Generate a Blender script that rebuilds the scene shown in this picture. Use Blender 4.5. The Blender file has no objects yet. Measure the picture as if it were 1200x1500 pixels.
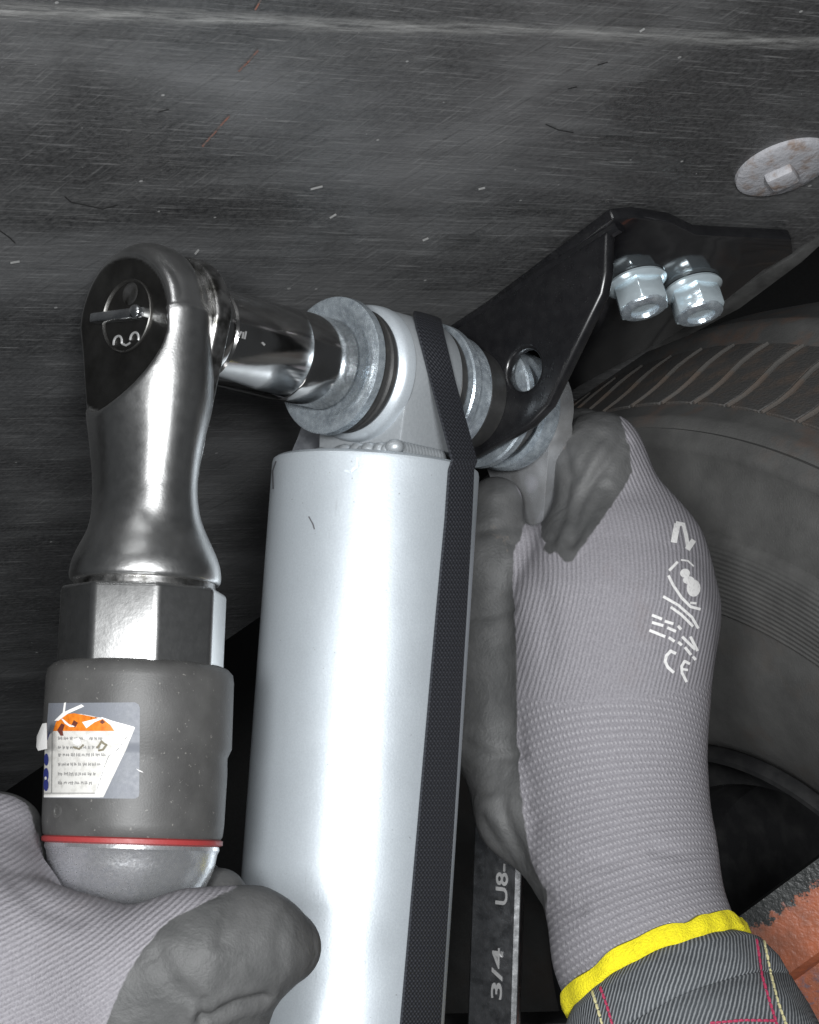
import bpy, bmesh, math, random
import numpy as np
from mathutils import Vector, Matrix
from mathutils.bvhtree import BVHTree

random.seed(7)
rng = np.random.default_rng(7)
sc = bpy.context.scene
COL = sc.collection

# ------------------------------------------------------------------ camera
PITCH = math.radians(6.3)
CAM = np.array([0.0, 0.0, 0.45])
cd = bpy.data.cameras.new('camera')
cam = bpy.data.objects.new('camera', cd)
COL.objects.link(cam)
cd.sensor_fit = 'HORIZONTAL'
cd.sensor_width = 36.0
cd.lens = 96.0
cd.clip_start = 0.01
cd.clip_end = 50
cam.location = CAM
cam.rotation_euler = (math.radians(90) + PITCH, 0, 0)
sc.camera = cam
# survey frame: x right, y down, z forward from the camera station (metres)
FPX = 3200.0
AX = np.array([[1, 0, 0],
               [0, math.sin(PITCH), -math.cos(PITCH)],
               [0, math.cos(PITCH), math.sin(PITCH)]], float)   # rows: X, D, F


def W(p):
    return CAM + np.asarray(p, float) @ AX


def P(px, py, d):
    return np.array([(px - 600) / FPX * d, (py - 750) / FPX * d, d])


def ray(px, py):
    return np.array([(px - 600) / FPX, (py - 750) / FPX, 1.0])


def topx(p):
    p = np.asarray(p)
    return np.stack([p[..., 0] / p[..., 2] * FPX + 600, p[..., 1] / p[..., 2] * FPX + 750], -1)


def nrm(v):
    v = np.asarray(v, float)
    return v / np.linalg.norm(v)


# ------------------------------------------------------------------ light: twin flash heads beside the lens, plus an added low fill
wd = bpy.data.worlds.new('World')
sc.world = wd
wd.use_nodes = True
bg = wd.node_tree.nodes['Background']
bg.inputs[0].default_value = (0.9, 0.95, 1.0, 1)
bg.inputs[1].default_value = 0.045


def flash(name, x, y, z, tx, ty, tz, size, power):
    ld = bpy.data.lights.new(name, 'AREA')
    ld.shape = 'DISK'
    ld.size = size
    ld.energy = power
    ld.color = (0.975, 0.99, 1.0)
    o = bpy.data.objects.new(name, ld)
    COL.objects.link(o)
    a, b = Vector(W((x, y, z))), Vector(W((tx, ty, tz)))
    o.location = a
    o.rotation_euler = (b - a).to_track_quat('-Z', 'Y').to_euler()


flash('flash_head', 0.105, -0.06, -0.30, 0.0, 0.0, 0.8, 0.14, 10.6)
flash('flash_head', -0.17, -0.05, -0.30, 0.0, 0.0, 0.8, 0.14, 7.8)
flash('added_low_fill', -0.06, 0.48, 0.42, 0.0, 0.02, 0.76, 0.26, 0.45)  # added unseen fill from below, brightens the end cap and bolts

sc.view_settings.view_transform = 'Standard'
sc.view_settings.look = 'None'
sc.view_settings.exposure = 0.0
sc.view_settings.gamma = 1.0


# ------------------------------------------------------------------ helpers
def tag(o, label=None, cat=None, group=None, kind=None):
    if label: o['label'] = label
    if cat: o['category'] = cat
    if group: o['group'] = group
    if kind: o['kind'] = kind
    return o


ROOTLOC = {}


def thing(name, at, label, cat, group=None):
    o = bpy.data.objects.new(name, None)
    COL.objects.link(o)
    o.empty_display_size = 0.01
    o.location = W(at)
    tag(o, label, cat, group)
    ROOTLOC[o.name] = np.array(W(at))
    return o


def link_mesh(name, me, loc, parent):
    o = bpy.data.objects.new(name, me)
    COL.objects.link(o)
    if parent is not None:
        o.parent = parent
        o.location = loc - ROOTLOC[parent.name]
    else:
        o.location = loc
    ROOTLOC[o.name] = np.array(loc)
    return o


def finish(name, bm, mat, parent=None, bevel=0.0, angle=35, seg=2, attrs=None, flat=False, recalc=True):
    """bm is in the survey frame; becomes one mesh object with its own centre"""
    if recalc:
        bmesh.ops.recalc_face_normals(bm, faces=bm.faces)
    if bevel > 0:
        es = [e for e in bm.edges if len(e.link_faces) == 2 and e.calc_face_angle(0) > math.radians(30)]
        bmesh.ops.bevel(bm, geom=es, offset=bevel, segments=seg, profile=0.5, affect='EDGES', clamp_overlap=True)
    for f in bm.faces:
        f.smooth = not flat
    th = math.radians(angle)
    for e in bm.edges:
        if len(e.link_faces) == 2:
            e.smooth = e.calc_face_angle(0) < th
    co = np.array([v.co for v in bm.verts], float)
    w = W(co)
    c = (w.min(0) + w.max(0)) / 2
    for v, q in zip(bm.verts, w - c):
        v.co = q
    me = bpy.data.meshes.new(name)
    bm.to_mesh(me)
    bm.free()
    me.materials.append(mat)
    if attrs:
        for k, fn in attrs.items():
            at = me.attributes.new(k, 'FLOAT', 'POINT')
            at.data.foreach_set('value', np.asarray(fn(co), np.float32))
    return link_mesh(name, me, c, parent)


def mesh_np(name, co, faces, mat, parent=None, attrs=None):
    w = W(co)
    c = (w.min(0) + w.max(0)) / 2
    me = bpy.data.meshes.new(name)
    me.from_pydata((w - c).tolist(), [], faces)
    me.polygons.foreach_set('use_smooth', [True] * len(me.polygons))
    me.materials.append(mat)
    if attrs:
        for k, val in attrs.items():
            at = me.attributes.new(k, 'FLOAT', 'POINT')
            at.data.foreach_set('value', np.asarray(val, np.float32))
    me.update()
    return link_mesh(name, me, c, parent)


def frame(ax, hint=(0, 0, -1)):
    ax = nrm(ax)
    e1 = np.array(hint, float) - ax * np.dot(hint, ax)
    e1 = nrm(e1)
    return ax, e1, np.cross(ax, e1)


def add_lathe(bm, o, ax, prof, n=64, hint=(0, 0, -1), a0=0.0, a1=2 * math.pi):
    """prof: (height along ax, radius)"""
    ax, e1, e2 = frame(ax, hint)
    full = abs(a1 - a0 - 2 * math.pi) < 1e-6
    m = n if full else n + 1
    rings = []
    for h, r in prof:
        if r <= 1e-7:
            rings.append([bm.verts.new(o + ax * h)])
        else:
            rings.append([bm.verts.new(o + ax * h + r * (math.cos(t) * e1 + math.sin(t) * e2))
                          for t in [a0 + (a1 - a0) * k / n for k in range(m)]])
    for A, B in zip(rings[:-1], rings[1:]):
        for k in range(n):
            k2 = (k + 1) % m
            if len(A) == 1 and len(B) == 1: continue
            if len(A) == 1: bm.faces.new((A[0], B[k], B[k2]))
            elif len(B) == 1: bm.faces.new((A[k], A[k2], B[0]))
            else: bm.faces.new((A[k], A[k2], B[k2], B[k]))
    return rings


def add_prism(bm, pts, vec):
    a = [bm.verts.new(p) for p in pts]
    b = [bm.verts.new(np.asarray(p) + vec) for p in pts]
    bm.faces.new(a)
    bm.faces.new(b[::-1])
    n = len(a)
    for i in range(n):
        bm.faces.new((a[i], b[i], b[(i + 1) % n], a[(i + 1) % n]))


def add_box(bm, c, ex, ey, ez, sx, sy, sz):
    c = np.asarray(c, float)
    ex, ey, ez = np.asarray(ex), np.asarray(ey), np.asarray(ez)
    add_prism(bm, [c - ez * sz + ex * x * sx + ey * y * sy for x, y in ((-1, -1), (1, -1), (1, 1), (-1, 1))], ez * 2 * sz)


def add_tube(bm, path, r, n=10, caps=True):
    path = [np.asarray(p, float) for p in path]
    rr = r if hasattr(r, '__len__') else [r] * len(path)
    rings = []
    e1 = None
    for i, p in enumerate(path):
        t = nrm(path[min(i + 1, len(path) - 1)] - path[max(i - 1, 0)])
        if e1 is None:
            h = np.array([0, 0, -1.0]) if abs(t[2]) < .8 else np.array([1.0, 0, 0])
            e1 = nrm(h - t * np.dot(h, t))
        else:
            e1 = nrm(e1 - t * np.dot(e1, t))
        e2 = np.cross(t, e1)
        rings.append([bm.verts.new(p + rr[i] * (math.cos(a) * e1 + math.sin(a) * e2)) for a in
                      [2 * math.pi * k / n for k in range(n)]])
    for A, B in zip(rings[:-1], rings[1:]):
        for k in range(n):
            bm.faces.new((A[k], A[(k + 1) % n], B[(k + 1) % n], B[k]))
    if caps:
        bm.faces.new(rings[0][::-1])
        bm.faces.new(rings[-1])


def add_blob(bm, c, r, sub=2, axes=None):
    M = Matrix.Translation(Vector(c))
    res = bmesh.ops.create_icosphere(bm, subdivisions=sub, radius=1.0)
    ax = np.eye(3) if axes is None else np.asarray(axes)
    r = np.asarray(r if hasattr(r, '__len__') else (r, r, r), float)
    for v in res['verts']:
        q = np.array(v.co) * r
        v.co = np.asarray(c) + q @ ax


# ---- signed distance modelling
def smin(a, b, k):
    h = np.maximum(k - np.abs(a - b), 0) / k
    return np.minimum(a, b) - h * h * k * 0.25


def seg_d(p, a, b, ra, rb):
    a = np.asarray(a, np.float32); b = np.asarray(b, np.float32)
    ab = b - a
    t = np.clip(((p - a) @ ab) / np.dot(ab, ab), 0, 1)
    q = p - a - t[..., None] * ab
    return np.sqrt((q * q).sum(-1)) - (ra + t * (rb - ra))


def chain_d(p, nodes, k):
    """nodes: (px,py,depth,radius px)"""
    d = None
    for n0, n1 in zip(nodes[:-1], nodes[1:]):
        s = seg_d(p, P(*n0[:3]), P(*n1[:3]), n0[3] * n0[2] / FPX, n1[3] * n1[2] / FPX)
        d = s if d is None else smin(d, s, k)
    return d


def surface_nets(fn, lo, hi, h):
    lo = np.asarray(lo, float); hi = np.asarray(hi, float)
    n = np.ceil((hi - lo) / h).astype(int) + 1
    ax = [np.float32(lo[i] + h * np.arange(n[i])) for i in range(3)]
    V = np.empty(n, np.float32)
    for i0 in range(0, n[0], 16):
        g = np.stack(np.meshgrid(ax[0][i0:i0 + 16], ax[1], ax[2], indexing='ij'), -1)
        V[i0:i0 + 16] = fn(g)
    S = V < 0
    c = [n[i] - 1 for i in range(3)]
    cnt = np.zeros(c, np.int16)
    acc = np.zeros(tuple(c) + (3,), np.float32)

    def sl(o):
        return tuple(slice(o[i], o[i] + c[i]) for i in range(3))
    for d in range(3):
        o1, o2 = [i for i in range(3) if i != d]
        for i in (0, 1):
            for j in (0, 1):
                A = [0, 0, 0]; A[o1] = i; A[o2] = j
                B = list(A); B[d] = 1
                va, vb = V[sl(A)], V[sl(B)]
                x = (va < 0) != (vb < 0)
                if not x.any(): continue
                t = np.where(x, va / np.where(x, va - vb, 1), 0)
                cnt += x
                acc[..., d] += np.where(x, t + 0, 0)
                acc[..., o1] += x * i
                acc[..., o2] += x * j
    act = cnt > 0
    idx = -np.ones(c, np.int64)
    idx[act] = np.arange(act.sum())
    ijk = np.argwhere(act)
    co = lo + h * (ijk + acc[act] / cnt[act][:, None])
    faces = []
    for d in range(3):
        o1, o2 = [(1, 2), (2, 0), (0, 1)][d]
        A = [slice(None)] * 3; B = [slice(None)] * 3
        A[d] = slice(0, n[d] - 1); B[d] = slice(1, n[d])
        for ax_ in (o1, o2):
            A[ax_] = slice(1, n[ax_] - 1); B[ax_] = slice(1, n[ax_] - 1)
        sa, sb = S[tuple(A)], S[tuple(B)]
        for flip, m in ((False, sa & ~sb), (True, ~sa & sb)):
            q = np.argwhere(m)
            if not len(q): continue
            q[:, o1] += 1; q[:, o2] += 1
            def g(a, b):
                r = q.copy(); r[:, o1] -= a; r[:, o2] -= b
                return idx[r[:, 0], r[:, 1], r[:, 2]]
            f = np.stack([g(1, 1), g(0, 1), g(0, 0), g(1, 0)], -1)
            if flip: f = f[:, ::-1]
            faces.append(f)
    F = np.concatenate(faces)
    for _ in range(3):
        e = h * 0.25
        p = co.astype(np.float32)
        v0 = fn(p)
        gr = np.stack([(fn(p + np.float32(e) * np.eye(3, dtype=np.float32)[i]) - fn(p - np.float32(e) * np.eye(3, dtype=np.float32)[i])) / (2 * e) for i in range(3)], -1)
        l2 = np.maximum((gr * gr).sum(-1), .2)
        st = np.clip(v0 / l2, -h, h)
        co = co - gr * st[:, None]
    return co, F


def poly_sd(pts, poly):
    """signed distance (negative inside) of 2D points to polygon"""
    poly = np.asarray(poly, float)
    d = np.full(len(pts), 1e9)
    ins = np.zeros(len(pts), bool)
    for a, b in zip(poly, np.roll(poly, -1, 0)):
        ab = b - a
        t = np.clip(((pts - a) @ ab) / (ab @ ab), 0, 1)
        d = np.minimum(d, np.linalg.norm(pts - a - t[:, None] * ab, axis=1))
        c = ((a[1] > pts[:, 1]) != (b[1] > pts[:, 1])) & (pts[:, 0] < (b[0] - a[0]) * (pts[:, 1] - a[1]) / (b[1] - a[1] + 1e-12) + a[0])
        ins ^= c
    return np.where(ins, -d, d)


def bvh_of(o):
    me = o.data
    M = o.location + (o.parent.location if o.parent else Vector((0, 0, 0)))
    vs = [v.co + M for v in me.vertices]
    return BVHTree.FromPolygons(vs, [p.vertices[:] for p in me.polygons])


def hit(bvh, px, py):
    d = Vector(ray(px, py) @ AX).normalized()
    loc, no, i, dist = bvh.ray_cast(Vector(CAM), d)
    return loc, no


def wrap_polys(bvh, polys, off, maxlen=7.0):
    """lay flat outlines (given as sighted points) on the surface of a tree; returns bmesh in survey frame"""
    bm = bmesh.new()
    for poly in polys:
        vs = [bm.verts.new((x, y, 0)) for x, y in poly]
        try: bm.faces.new(vs)
        except ValueError: pass
    bmesh.ops.triangulate(bm, faces=bm.faces)
    for _ in range(5):
        es = [e for e in bm.edges if e.calc_length() > maxlen]
        if not es: break
        bmesh.ops.subdivide_edges(bm, edges=es, cuts=1)
        bmesh.ops.triangulate(bm, faces=[f for f in bm.faces if len(f.verts) > 3])
    dead = []
    for v in bm.verts:
        loc, no = hit(bvh, v.co.x, v.co.y)
        if loc is None:
            dead.append(v); continue
        w = np.array(loc) + np.array(no) * off
        v.co = Vector(AX @ (w - CAM))
    bmesh.ops.delete(bm, geom=dead, context='VERTS')
    return bm


def stroke(pts, wdt):
    """a polyline of given width as quads"""
    out = []
    pts = [np.array(p, float) for p in pts]
    for a, b in zip(pts[:-1], pts[1:]):
        t = b - a
        L = np.linalg.norm(t)
        t = t / L
        n = np.array([-t[1], t[0]]) * wdt / 2
        a2, b2 = a - t * wdt * .25, b + t * wdt * .25
        out.append([a2 + n, a2 - n, b2 - n, b2 + n])
    return out


# ------------------------------------------------------------------ materials
class NT:
    def __init__(s, name):
        s.m = bpy.data.materials.new(name)
        s.m.use_nodes = True
        s.t = s.m.node_tree
        s.b = s.t.nodes['Principled BSDF']

    def n(s, typ, **kw):
        nd = s.t.nodes.new('ShaderNode' + typ)
        for k, v in kw.items(): setattr(nd, k, v)
        return nd

    def l(s, a, b): s.t.links.new(a, b)

    def set(s, sock, v):
        if hasattr(v, 'is_output') or isinstance(v, bpy.types.NodeSocket): s.l(v, sock)
        else: sock.default_value = v

    def math(s, op, a, b=0.0, c=None, clamp=False):
        nd = s.n('Math', operation=op, use_clamp=clamp)
        s.set(nd.inputs[0], a); s.set(nd.inputs[1], b)
        if c is not None: s.set(nd.inputs[2], c)
        return nd.outputs[0]

    def mix(s, f, a, b):
        nd = s.n('Mix', data_type='RGBA')
        s.set(nd.inputs[0], f)
        s.set(nd.inputs[6], a if isinstance(a, bpy.types.NodeSocket) else tuple(a) + (1,))
        s.set(nd.inputs[7], b if isinstance(b, bpy.types.NodeSocket) else tuple(b) + (1,))
        return nd.outputs[2]

    def ramp(s, f, lo, hi):
        nd = s.n('MapRange')
        s.set(nd.inputs[0], f)
        nd.inputs[1].default_value = lo; nd.inputs[2].default_value = hi
        return nd.outputs[0]

    def coord(s, scale=(1, 1, 1), rot=(0, 0, 0), uv=False):
        tc = s.n('TexCoord')
        mp = s.n('Mapping')
        s.l(tc.outputs['UV' if uv else 'Object'], mp.inputs[0])
        if any(rot):
            mp.vector_type = 'TEXTURE'
            scale = tuple(1.0 / q for q in scale)
        mp.inputs['Scale'].default_value = scale
        mp.inputs['Rotation'].default_value = rot
        return mp.outputs[0]

    def noise(s, scale, detail=3, rough=.55, vec=None, dist=0.0):
        nd = s.n('TexNoise')
        nd.inputs['Scale'].default_value = scale
        nd.inputs['Detail'].default_value = detail
        nd.inputs['Roughness'].default_value = rough
        nd.inputs['Distortion'].default_value = dist
        s.l(vec if vec is not None else s.coord(), nd.inputs['Vector'])
        return nd.outputs['Fac']

    def attr(s, name):
        nd = s.n('Attribute'); nd.attribute_name = name
        return nd.outputs['Fac']

    def bump(s, h, strength=.3, dist=.001, prev=None):
        nd = s.n('Bump')
        nd.inputs['Strength'].default_value = strength
        nd.inputs['Distance'].default_value = dist
        s.l(h, nd.inputs['Height'])
        if prev is not None: s.l(prev, nd.inputs['Normal'])
        s.l(nd.outputs[0], s.b.inputs['Normal'])
        return nd.outputs[0]

    def base(s, col=None, rough=None, metal=None):
        if col is not None: s.set(s.b.inputs['Base Color'], col if isinstance(col, bpy.types.NodeSocket) else tuple(col) + (1,))
        if rough is not None: s.set(s.b.inputs['Roughness'], rough)
        if metal is not None: s.set(s.b.inputs['Metallic'], metal)


def simple(name, col, rough=.5, metal=0.0, col2=None, nscale=200, lo=.4, hi=.7, rvar=0.12, bstr=.15, bscale=900, bdist=.0004, scratch=0.0):
    k = NT(name)
    n1 = k.noise(nscale, 4)
    c = col
    if col2 is not None:
        c = k.mix(k.ramp(n1, lo, hi), col, col2)
    n2 = k.noise(nscale * 2.3, 3)
    r = k.math('ADD', k.math('MULTIPLY', k.math('SUBTRACT', n2, .5), rvar * 2), rough)
    k.base(c, r, metal)
    if bstr > 0:
        k.bump(k.noise(bscale, 3), bstr, bdist)
    return k.m


M = {}
M['steel'] = simple('polished_cast_steel', (.66, .66, .655), .31, 1.0, (.60, .60, .595), 140, .4, .75, .04, .10, 900, .0003)
M['steel_dark'] = simple('worn_dark_steel', (.46, .455, .45), .36, 1.0, (.08, .078, .07), 160, .4, .7, .14, .2, 900, .0003)
M['face'] = simple('dark_ratchet_face', (.12, .118, .113), .42, .9, (.06, .058, .055), 90, .35, .75, .1, .15, 1200, .0002)
M['chrome'] = simple('bright_chrome', (.80, .82, .84), .20, 1.0, (.5, .52, .55), 130, .5, .8, .08, .12, 500, .0004)
M['socket'] = simple('black_chrome_socket', (.62, .61, .60), .13, 1.0, (.5, .49, .48), 90, .45, .7, .06, .05, 600, .0002)
M['zinc'] = simple('zinc_plated_steel', (.60, .67, .72), .27, .72, (.36, .41, .46), 420, .35, .7, .16, .3, 1500, .0003)
M['zinc_b'] = simple('bright_zinc_bolt', (.80, .92, .98), .20, .72, (.72, .83, .89), 200, .5, .8, .1, .15, 900, .0003)
M['silver'] = simple('silver_paint', (.575, .625, .665), .44, .48, (.51, .555, .595), 1600, .3, .7, .08, .1, 1300, .0003)
M['rubber'] = simple('black_rubber', (.028, .028, .028), .5, 0.0, (.05, .048, .045), 180, .5, .8, .1, .2, 800, .0004)
M['gloss'] = simple('gloss_black_powder_coat', (.006, .006, .007), .10, 0.0, (.010, .010, .011), 200, .4, .7, .03, .03, 200, .0004)
M['rubrib'] = simple('tread_rubber', (.085, .08, .074), .8, 0, (.10, .07, .052), 60, .45, .7, .1, .4, 900, .0006)
M['red'] = simple('red_ring', (.30, .035, .035), .5)
M['black'] = simple('black_void_liner', (.010, .010, .010), .8)
M['dkgrey'] = simple('dark_grey_steel', (.03, .03, .032), .5, 0, (.05, .05, .052), 60)
M['ink'] = simple('engraved_bright', (.5, .5, .5), .35, .6)
M['white'] = simple('white_print', (.72, .71, .70), .6, 0, (.5, .49, .49), 900, .5, .75)
M['orange'] = simple('orange_label_print', (.75, .22, .02), .45, 0, (.55, .13, .01), 500)
M['labelgrey'] = simple('clear_label_film', (.17, .18, .205), .55, 0, (.17, .18, .2), 300)
M['paper'] = simple('label_paper', (.62, .61, .58), .5, 0, (.45, .44, .41), 400, .5, .75)
M['paper_w'] = simple('torn_paper_white', (.8, .79, .77), .7)
M['blue'] = simple('blue_print', (.03, .04, .2), .5)
M['text'] = simple('grey_small_print', (.25, .245, .24), .6)
M['hem'] = simple('yellow_hem', (.80, .70, .01), .9, 0, (.68, .58, .01), 700, .4, .7, .05, .8, 1500, .0008)
M['pink'] = simple('pink_thread', (.36, .03, .08), .7)
M['thread'] = simple('cream_thread', (.5, .46, .25), .7)
M['seal'] = simple('painted_sealant', (.27, .27, .285), .6, 0, (.19, .15, .13), 190, .5, .68, .1, .5, 500, .001)


M['gloss'].node_tree.nodes['Principled BSDF'].inputs['IOR'].default_value = 1.75
M['leg'] = simple('black_powder_coat', (.007, .007, .008), .28, 0, (.011, .011, .012), 200, .4, .7, .04, .04, 300, .0003)
M['zinc_d'] = simple('brushed_forged_chrome', (.80, .82, .85), .22, .80, (.50, .50, .50), 70, .4, .7, .06, .1, 700, .0003)
M['cast'] = simple('silver_paint_shaded', (.40, .425, .445), .45, .4, (.35, .375, .395), 900, .3, .7, .08, .15, 900, .0004)  # silver paint greyed for the eye: its shading is put into the colour
def m_silver():
    k = NT('silver_paint_handled')
    c = k.mix(k.ramp(k.noise(1600, 3), .3, .7), (.575, .625, .665), (.51, .555, .595))
    c = k.mix(k.math('MULTIPLY', k.ramp(k.noise(1.0, 5, .65, k.coord((30, 30, 9))), .55, .8), .22), c, (.36, .38, .40))
    c = k.mix(k.math('MULTIPLY', k.ramp(k.noise(520, 2), .73, .77), .5), c, (.22, .22, .22))
    c = k.mix(k.math('MULTIPLY', k.ramp(k.noise(1.0, 3, .6, k.coord((420, 420, 45))), .70, .78), .35), c, (.30, .31, .32))
    r = k.math('ADD', k.math('MULTIPLY', k.noise(38, 4, .65), .22), .33)
    k.base(c, r, .48)
    k.bump(k.noise(1300, 3), .1, .0003)
    return k.m
M['silver'] = m_silver()
def m_cast():
    k = NT('ratchet_casting_steel')
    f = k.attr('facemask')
    n = k.ramp(k.noise(140, 4), .4, .75)
    st = k.mix(n, (.64, .64, .635), (.57, .57, .565))
    st = k.mix(k.math('MULTIPLY', k.ramp(k.noise(48, 5, .65), .55, .75), .4), st, (.34, .32, .30))
    fc = k.mix(k.ramp(k.noise(90, 4), .35, .75), (.12, .118, .113), (.06, .058, .055))  # dark face tone: oxide look, with its dark reflection painted in
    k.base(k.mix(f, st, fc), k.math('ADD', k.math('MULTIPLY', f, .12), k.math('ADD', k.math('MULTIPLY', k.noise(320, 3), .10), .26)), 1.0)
    k.bump(k.noise(1500, 3), .10, .0003)
    return k.m
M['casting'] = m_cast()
def m_grip():
    k = NT('grey_composite_grip')
    sp = k.ramp(k.noise(800, 2), .68, .74)
    c = k.mix(k.ramp(k.noise(70, 5), .35, .7), (.056, .055, .054), (.088, .087, .085))
    c = k.mix(k.math('MULTIPLY', sp, .5), c, (.28, .27, .25))
    k.base(c, .5)
    k.bump(k.noise(1500, 2), .15, .0003)
    return k.m
M['grip'] = m_grip()


def m_panel():
    k = NT('scuffed_black_underbody')
    streak = k.noise(1.0, 6, .68, k.coord((12, 150, 1), (0, 0, -.04), True), .8)
    streak2 = k.noise(1.0, 4, .6, k.coord((4, 60, 1), (0, 0, -.09), True), 1.5)
    broad = k.noise(1.0, 4, .55, k.coord((3.5, 15, 1), (0, 0, -.05), True), .6)
    cloud = k.noise(8, 4, .6, k.coord(uv=True))
    grain = k.noise(520, 3, .7, k.coord(uv=True))
    diag = k.noise(1.0, 3, .62, k.coord((70, 900, 1), (0, 0, 1.08), True))
    diag2 = k.noise(1.0, 3, .6, k.coord((38, 520, 1), (0, 0, .95), True))
    fine = k.noise(1.0, 4, .7, k.coord((45, 900, 1), (0, 0, -.06), True))
    c = k.mix(k.ramp(streak, .34, .68), (.016, .0165, .017), (.064, .065, .066))
    c = k.mix(k.math('MULTIPLY', k.ramp(streak2, .50, .62), .75), c, (.022, .022, .023))
    c = k.mix(k.math('MULTIPLY', k.ramp(broad, .44, .66), .8), c, (.112, .114, .117))
    c = k.mix(k.math('MULTIPLY', k.ramp(cloud, .48, .74), .6), c, (.145, .146, .148))
    dk = k.noise(1.0, 3, .5, k.coord((6, 11, 1), (0, 0, -.05), True), .8)
    c = k.mix(k.math('MULTIPLY', k.ramp(dk, .46, .62), .85), c, (.018, .018, .019))
    c = k.mix(k.math('MULTIPLY', k.ramp(grain, .35, .75), .35), c, (.15, .15, .15))
    c = k.mix(k.math('MULTIPLY', k.math('MULTIPLY', k.ramp(diag, .58, .74), k.ramp(cloud, .40, .65)), .42), c, (.24, .24, .238))
    c = k.mix(k.math('MULTIPLY', k.ramp(diag2, .55, .74), .45), c, (.020, .020, .020))
    c = k.mix(k.math('MULTIPLY', k.ramp(fine, .55, .74), .6), c, (.24, .24, .24))
    vo = k.n('TexVoronoi'); vo.inputs['Scale'].default_value = 190
    k.l(k.coord(uv=True), vo.inputs['Vector'])
    sepc = k.n('SeparateColor'); k.l(vo.outputs['Color'], sepc.inputs[0])
    sp = k.math('MULTIPLY', k.math('LESS_THAN', vo.outputs['Distance'], k.math('MULTIPLY', sepc.outputs[1], .14)), k.math('GREATER_THAN', sepc.outputs[0], .86))
    c = k.mix(k.math('MULTIPLY', sp, .6), c, (.34, .34, .335))
    # the pale chalky scuff that runs across near the top
    sx = k.n('SeparateXYZ'); tc = k.n('TexCoord'); k.l(tc.outputs['UV'], sx.inputs[0])
    wob = k.math('MULTIPLY', k.math('SUBTRACT', k.noise(1.0, 3, .6, k.coord((14, 60, 1), uv=True)), .5), .006)
    dl = k.math('ABSOLUTE', k.math('ADD', sx.outputs[1], wob))
    brk = k.ramp(k.noise(1.0, 5, .7, k.coord((45, 420, 1), uv=True)), .36, .70)
    ln = k.math('MULTIPLY', k.math('SUBTRACT', 1.0, k.ramp(dl, .0002, .0042)), brk)
    c = k.mix(k.math('MULTIPLY', ln, .8), c, (.34, .34, .33))
    r = k.math('ADD', k.math('MULTIPLY', streak, .30), k.math('ADD', k.math('MULTIPLY', cloud, .2), .06))
    k.base(c, r)
    b1 = k.bump(streak, .3, .0012)
    k.bump(k.math('ADD', diag, fine), .25, .0005, b1)
    return k.m
M['panel'] = m_panel()


def m_tyre():
    k = NT('dusty_tyre_rubber')
    r_ = k.attr('radius')
    c = k.mix(k.ramp(k.noise(40, 5, .65), .35, .7), (.064, .0635, .062), (.098, .097, .094))
    rust = k.math('MULTIPLY', k.ramp(k.noise(55, 4, .6), .52, .7), k.ramp(r_, .292, .312))
    c = k.mix(k.math('MULTIPLY', rust, .55), c, (.15, .08, .05))
    low = k.math('MULTIPLY', k.ramp(k.noise(28, 4, .6), .52, .72), k.math('SUBTRACT', 1.0, k.ramp(r_, .21, .245)))
    c = k.mix(k.math('MULTIPLY', low, .3), c, (.09, .055, .035))
    c = k.mix(k.math('MULTIPLY', k.ramp(k.noise(700, 2), .68, .76), .4), c, (.13, .125, .115))
    k.base(c, .62)
    k.b.inputs['Specular IOR Level'].default_value = .35
    rg = k.math('SINE', k.math('MULTIPLY', r_, 6.2832 / .0021))
    rg = k.math('MULTIPLY', rg, k.math('MULTIPLY', k.ramp(r_, .222, .226), k.math('SUBTRACT', 1.0, k.ramp(r_, .254, .258))))
    b0 = k.bump(rg, .35, .0006)
    k.bump(k.noise(1100, 3), .35, .0006, b0)
    return k.m
M['tyre'] = m_tyre()
M['tyre_block'] = simple('rusty_dusted_rubber', (.052, .050, .048), .7, 0, (.088, .066, .052), 90, .45, .72, .1, .5, 700, .0012)
M['rim'] = simple('black_steel_rim', (.016, .016, .017), .42, 0, (.03, .03, .03), 80, .45, .7, .1, .1)


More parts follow.
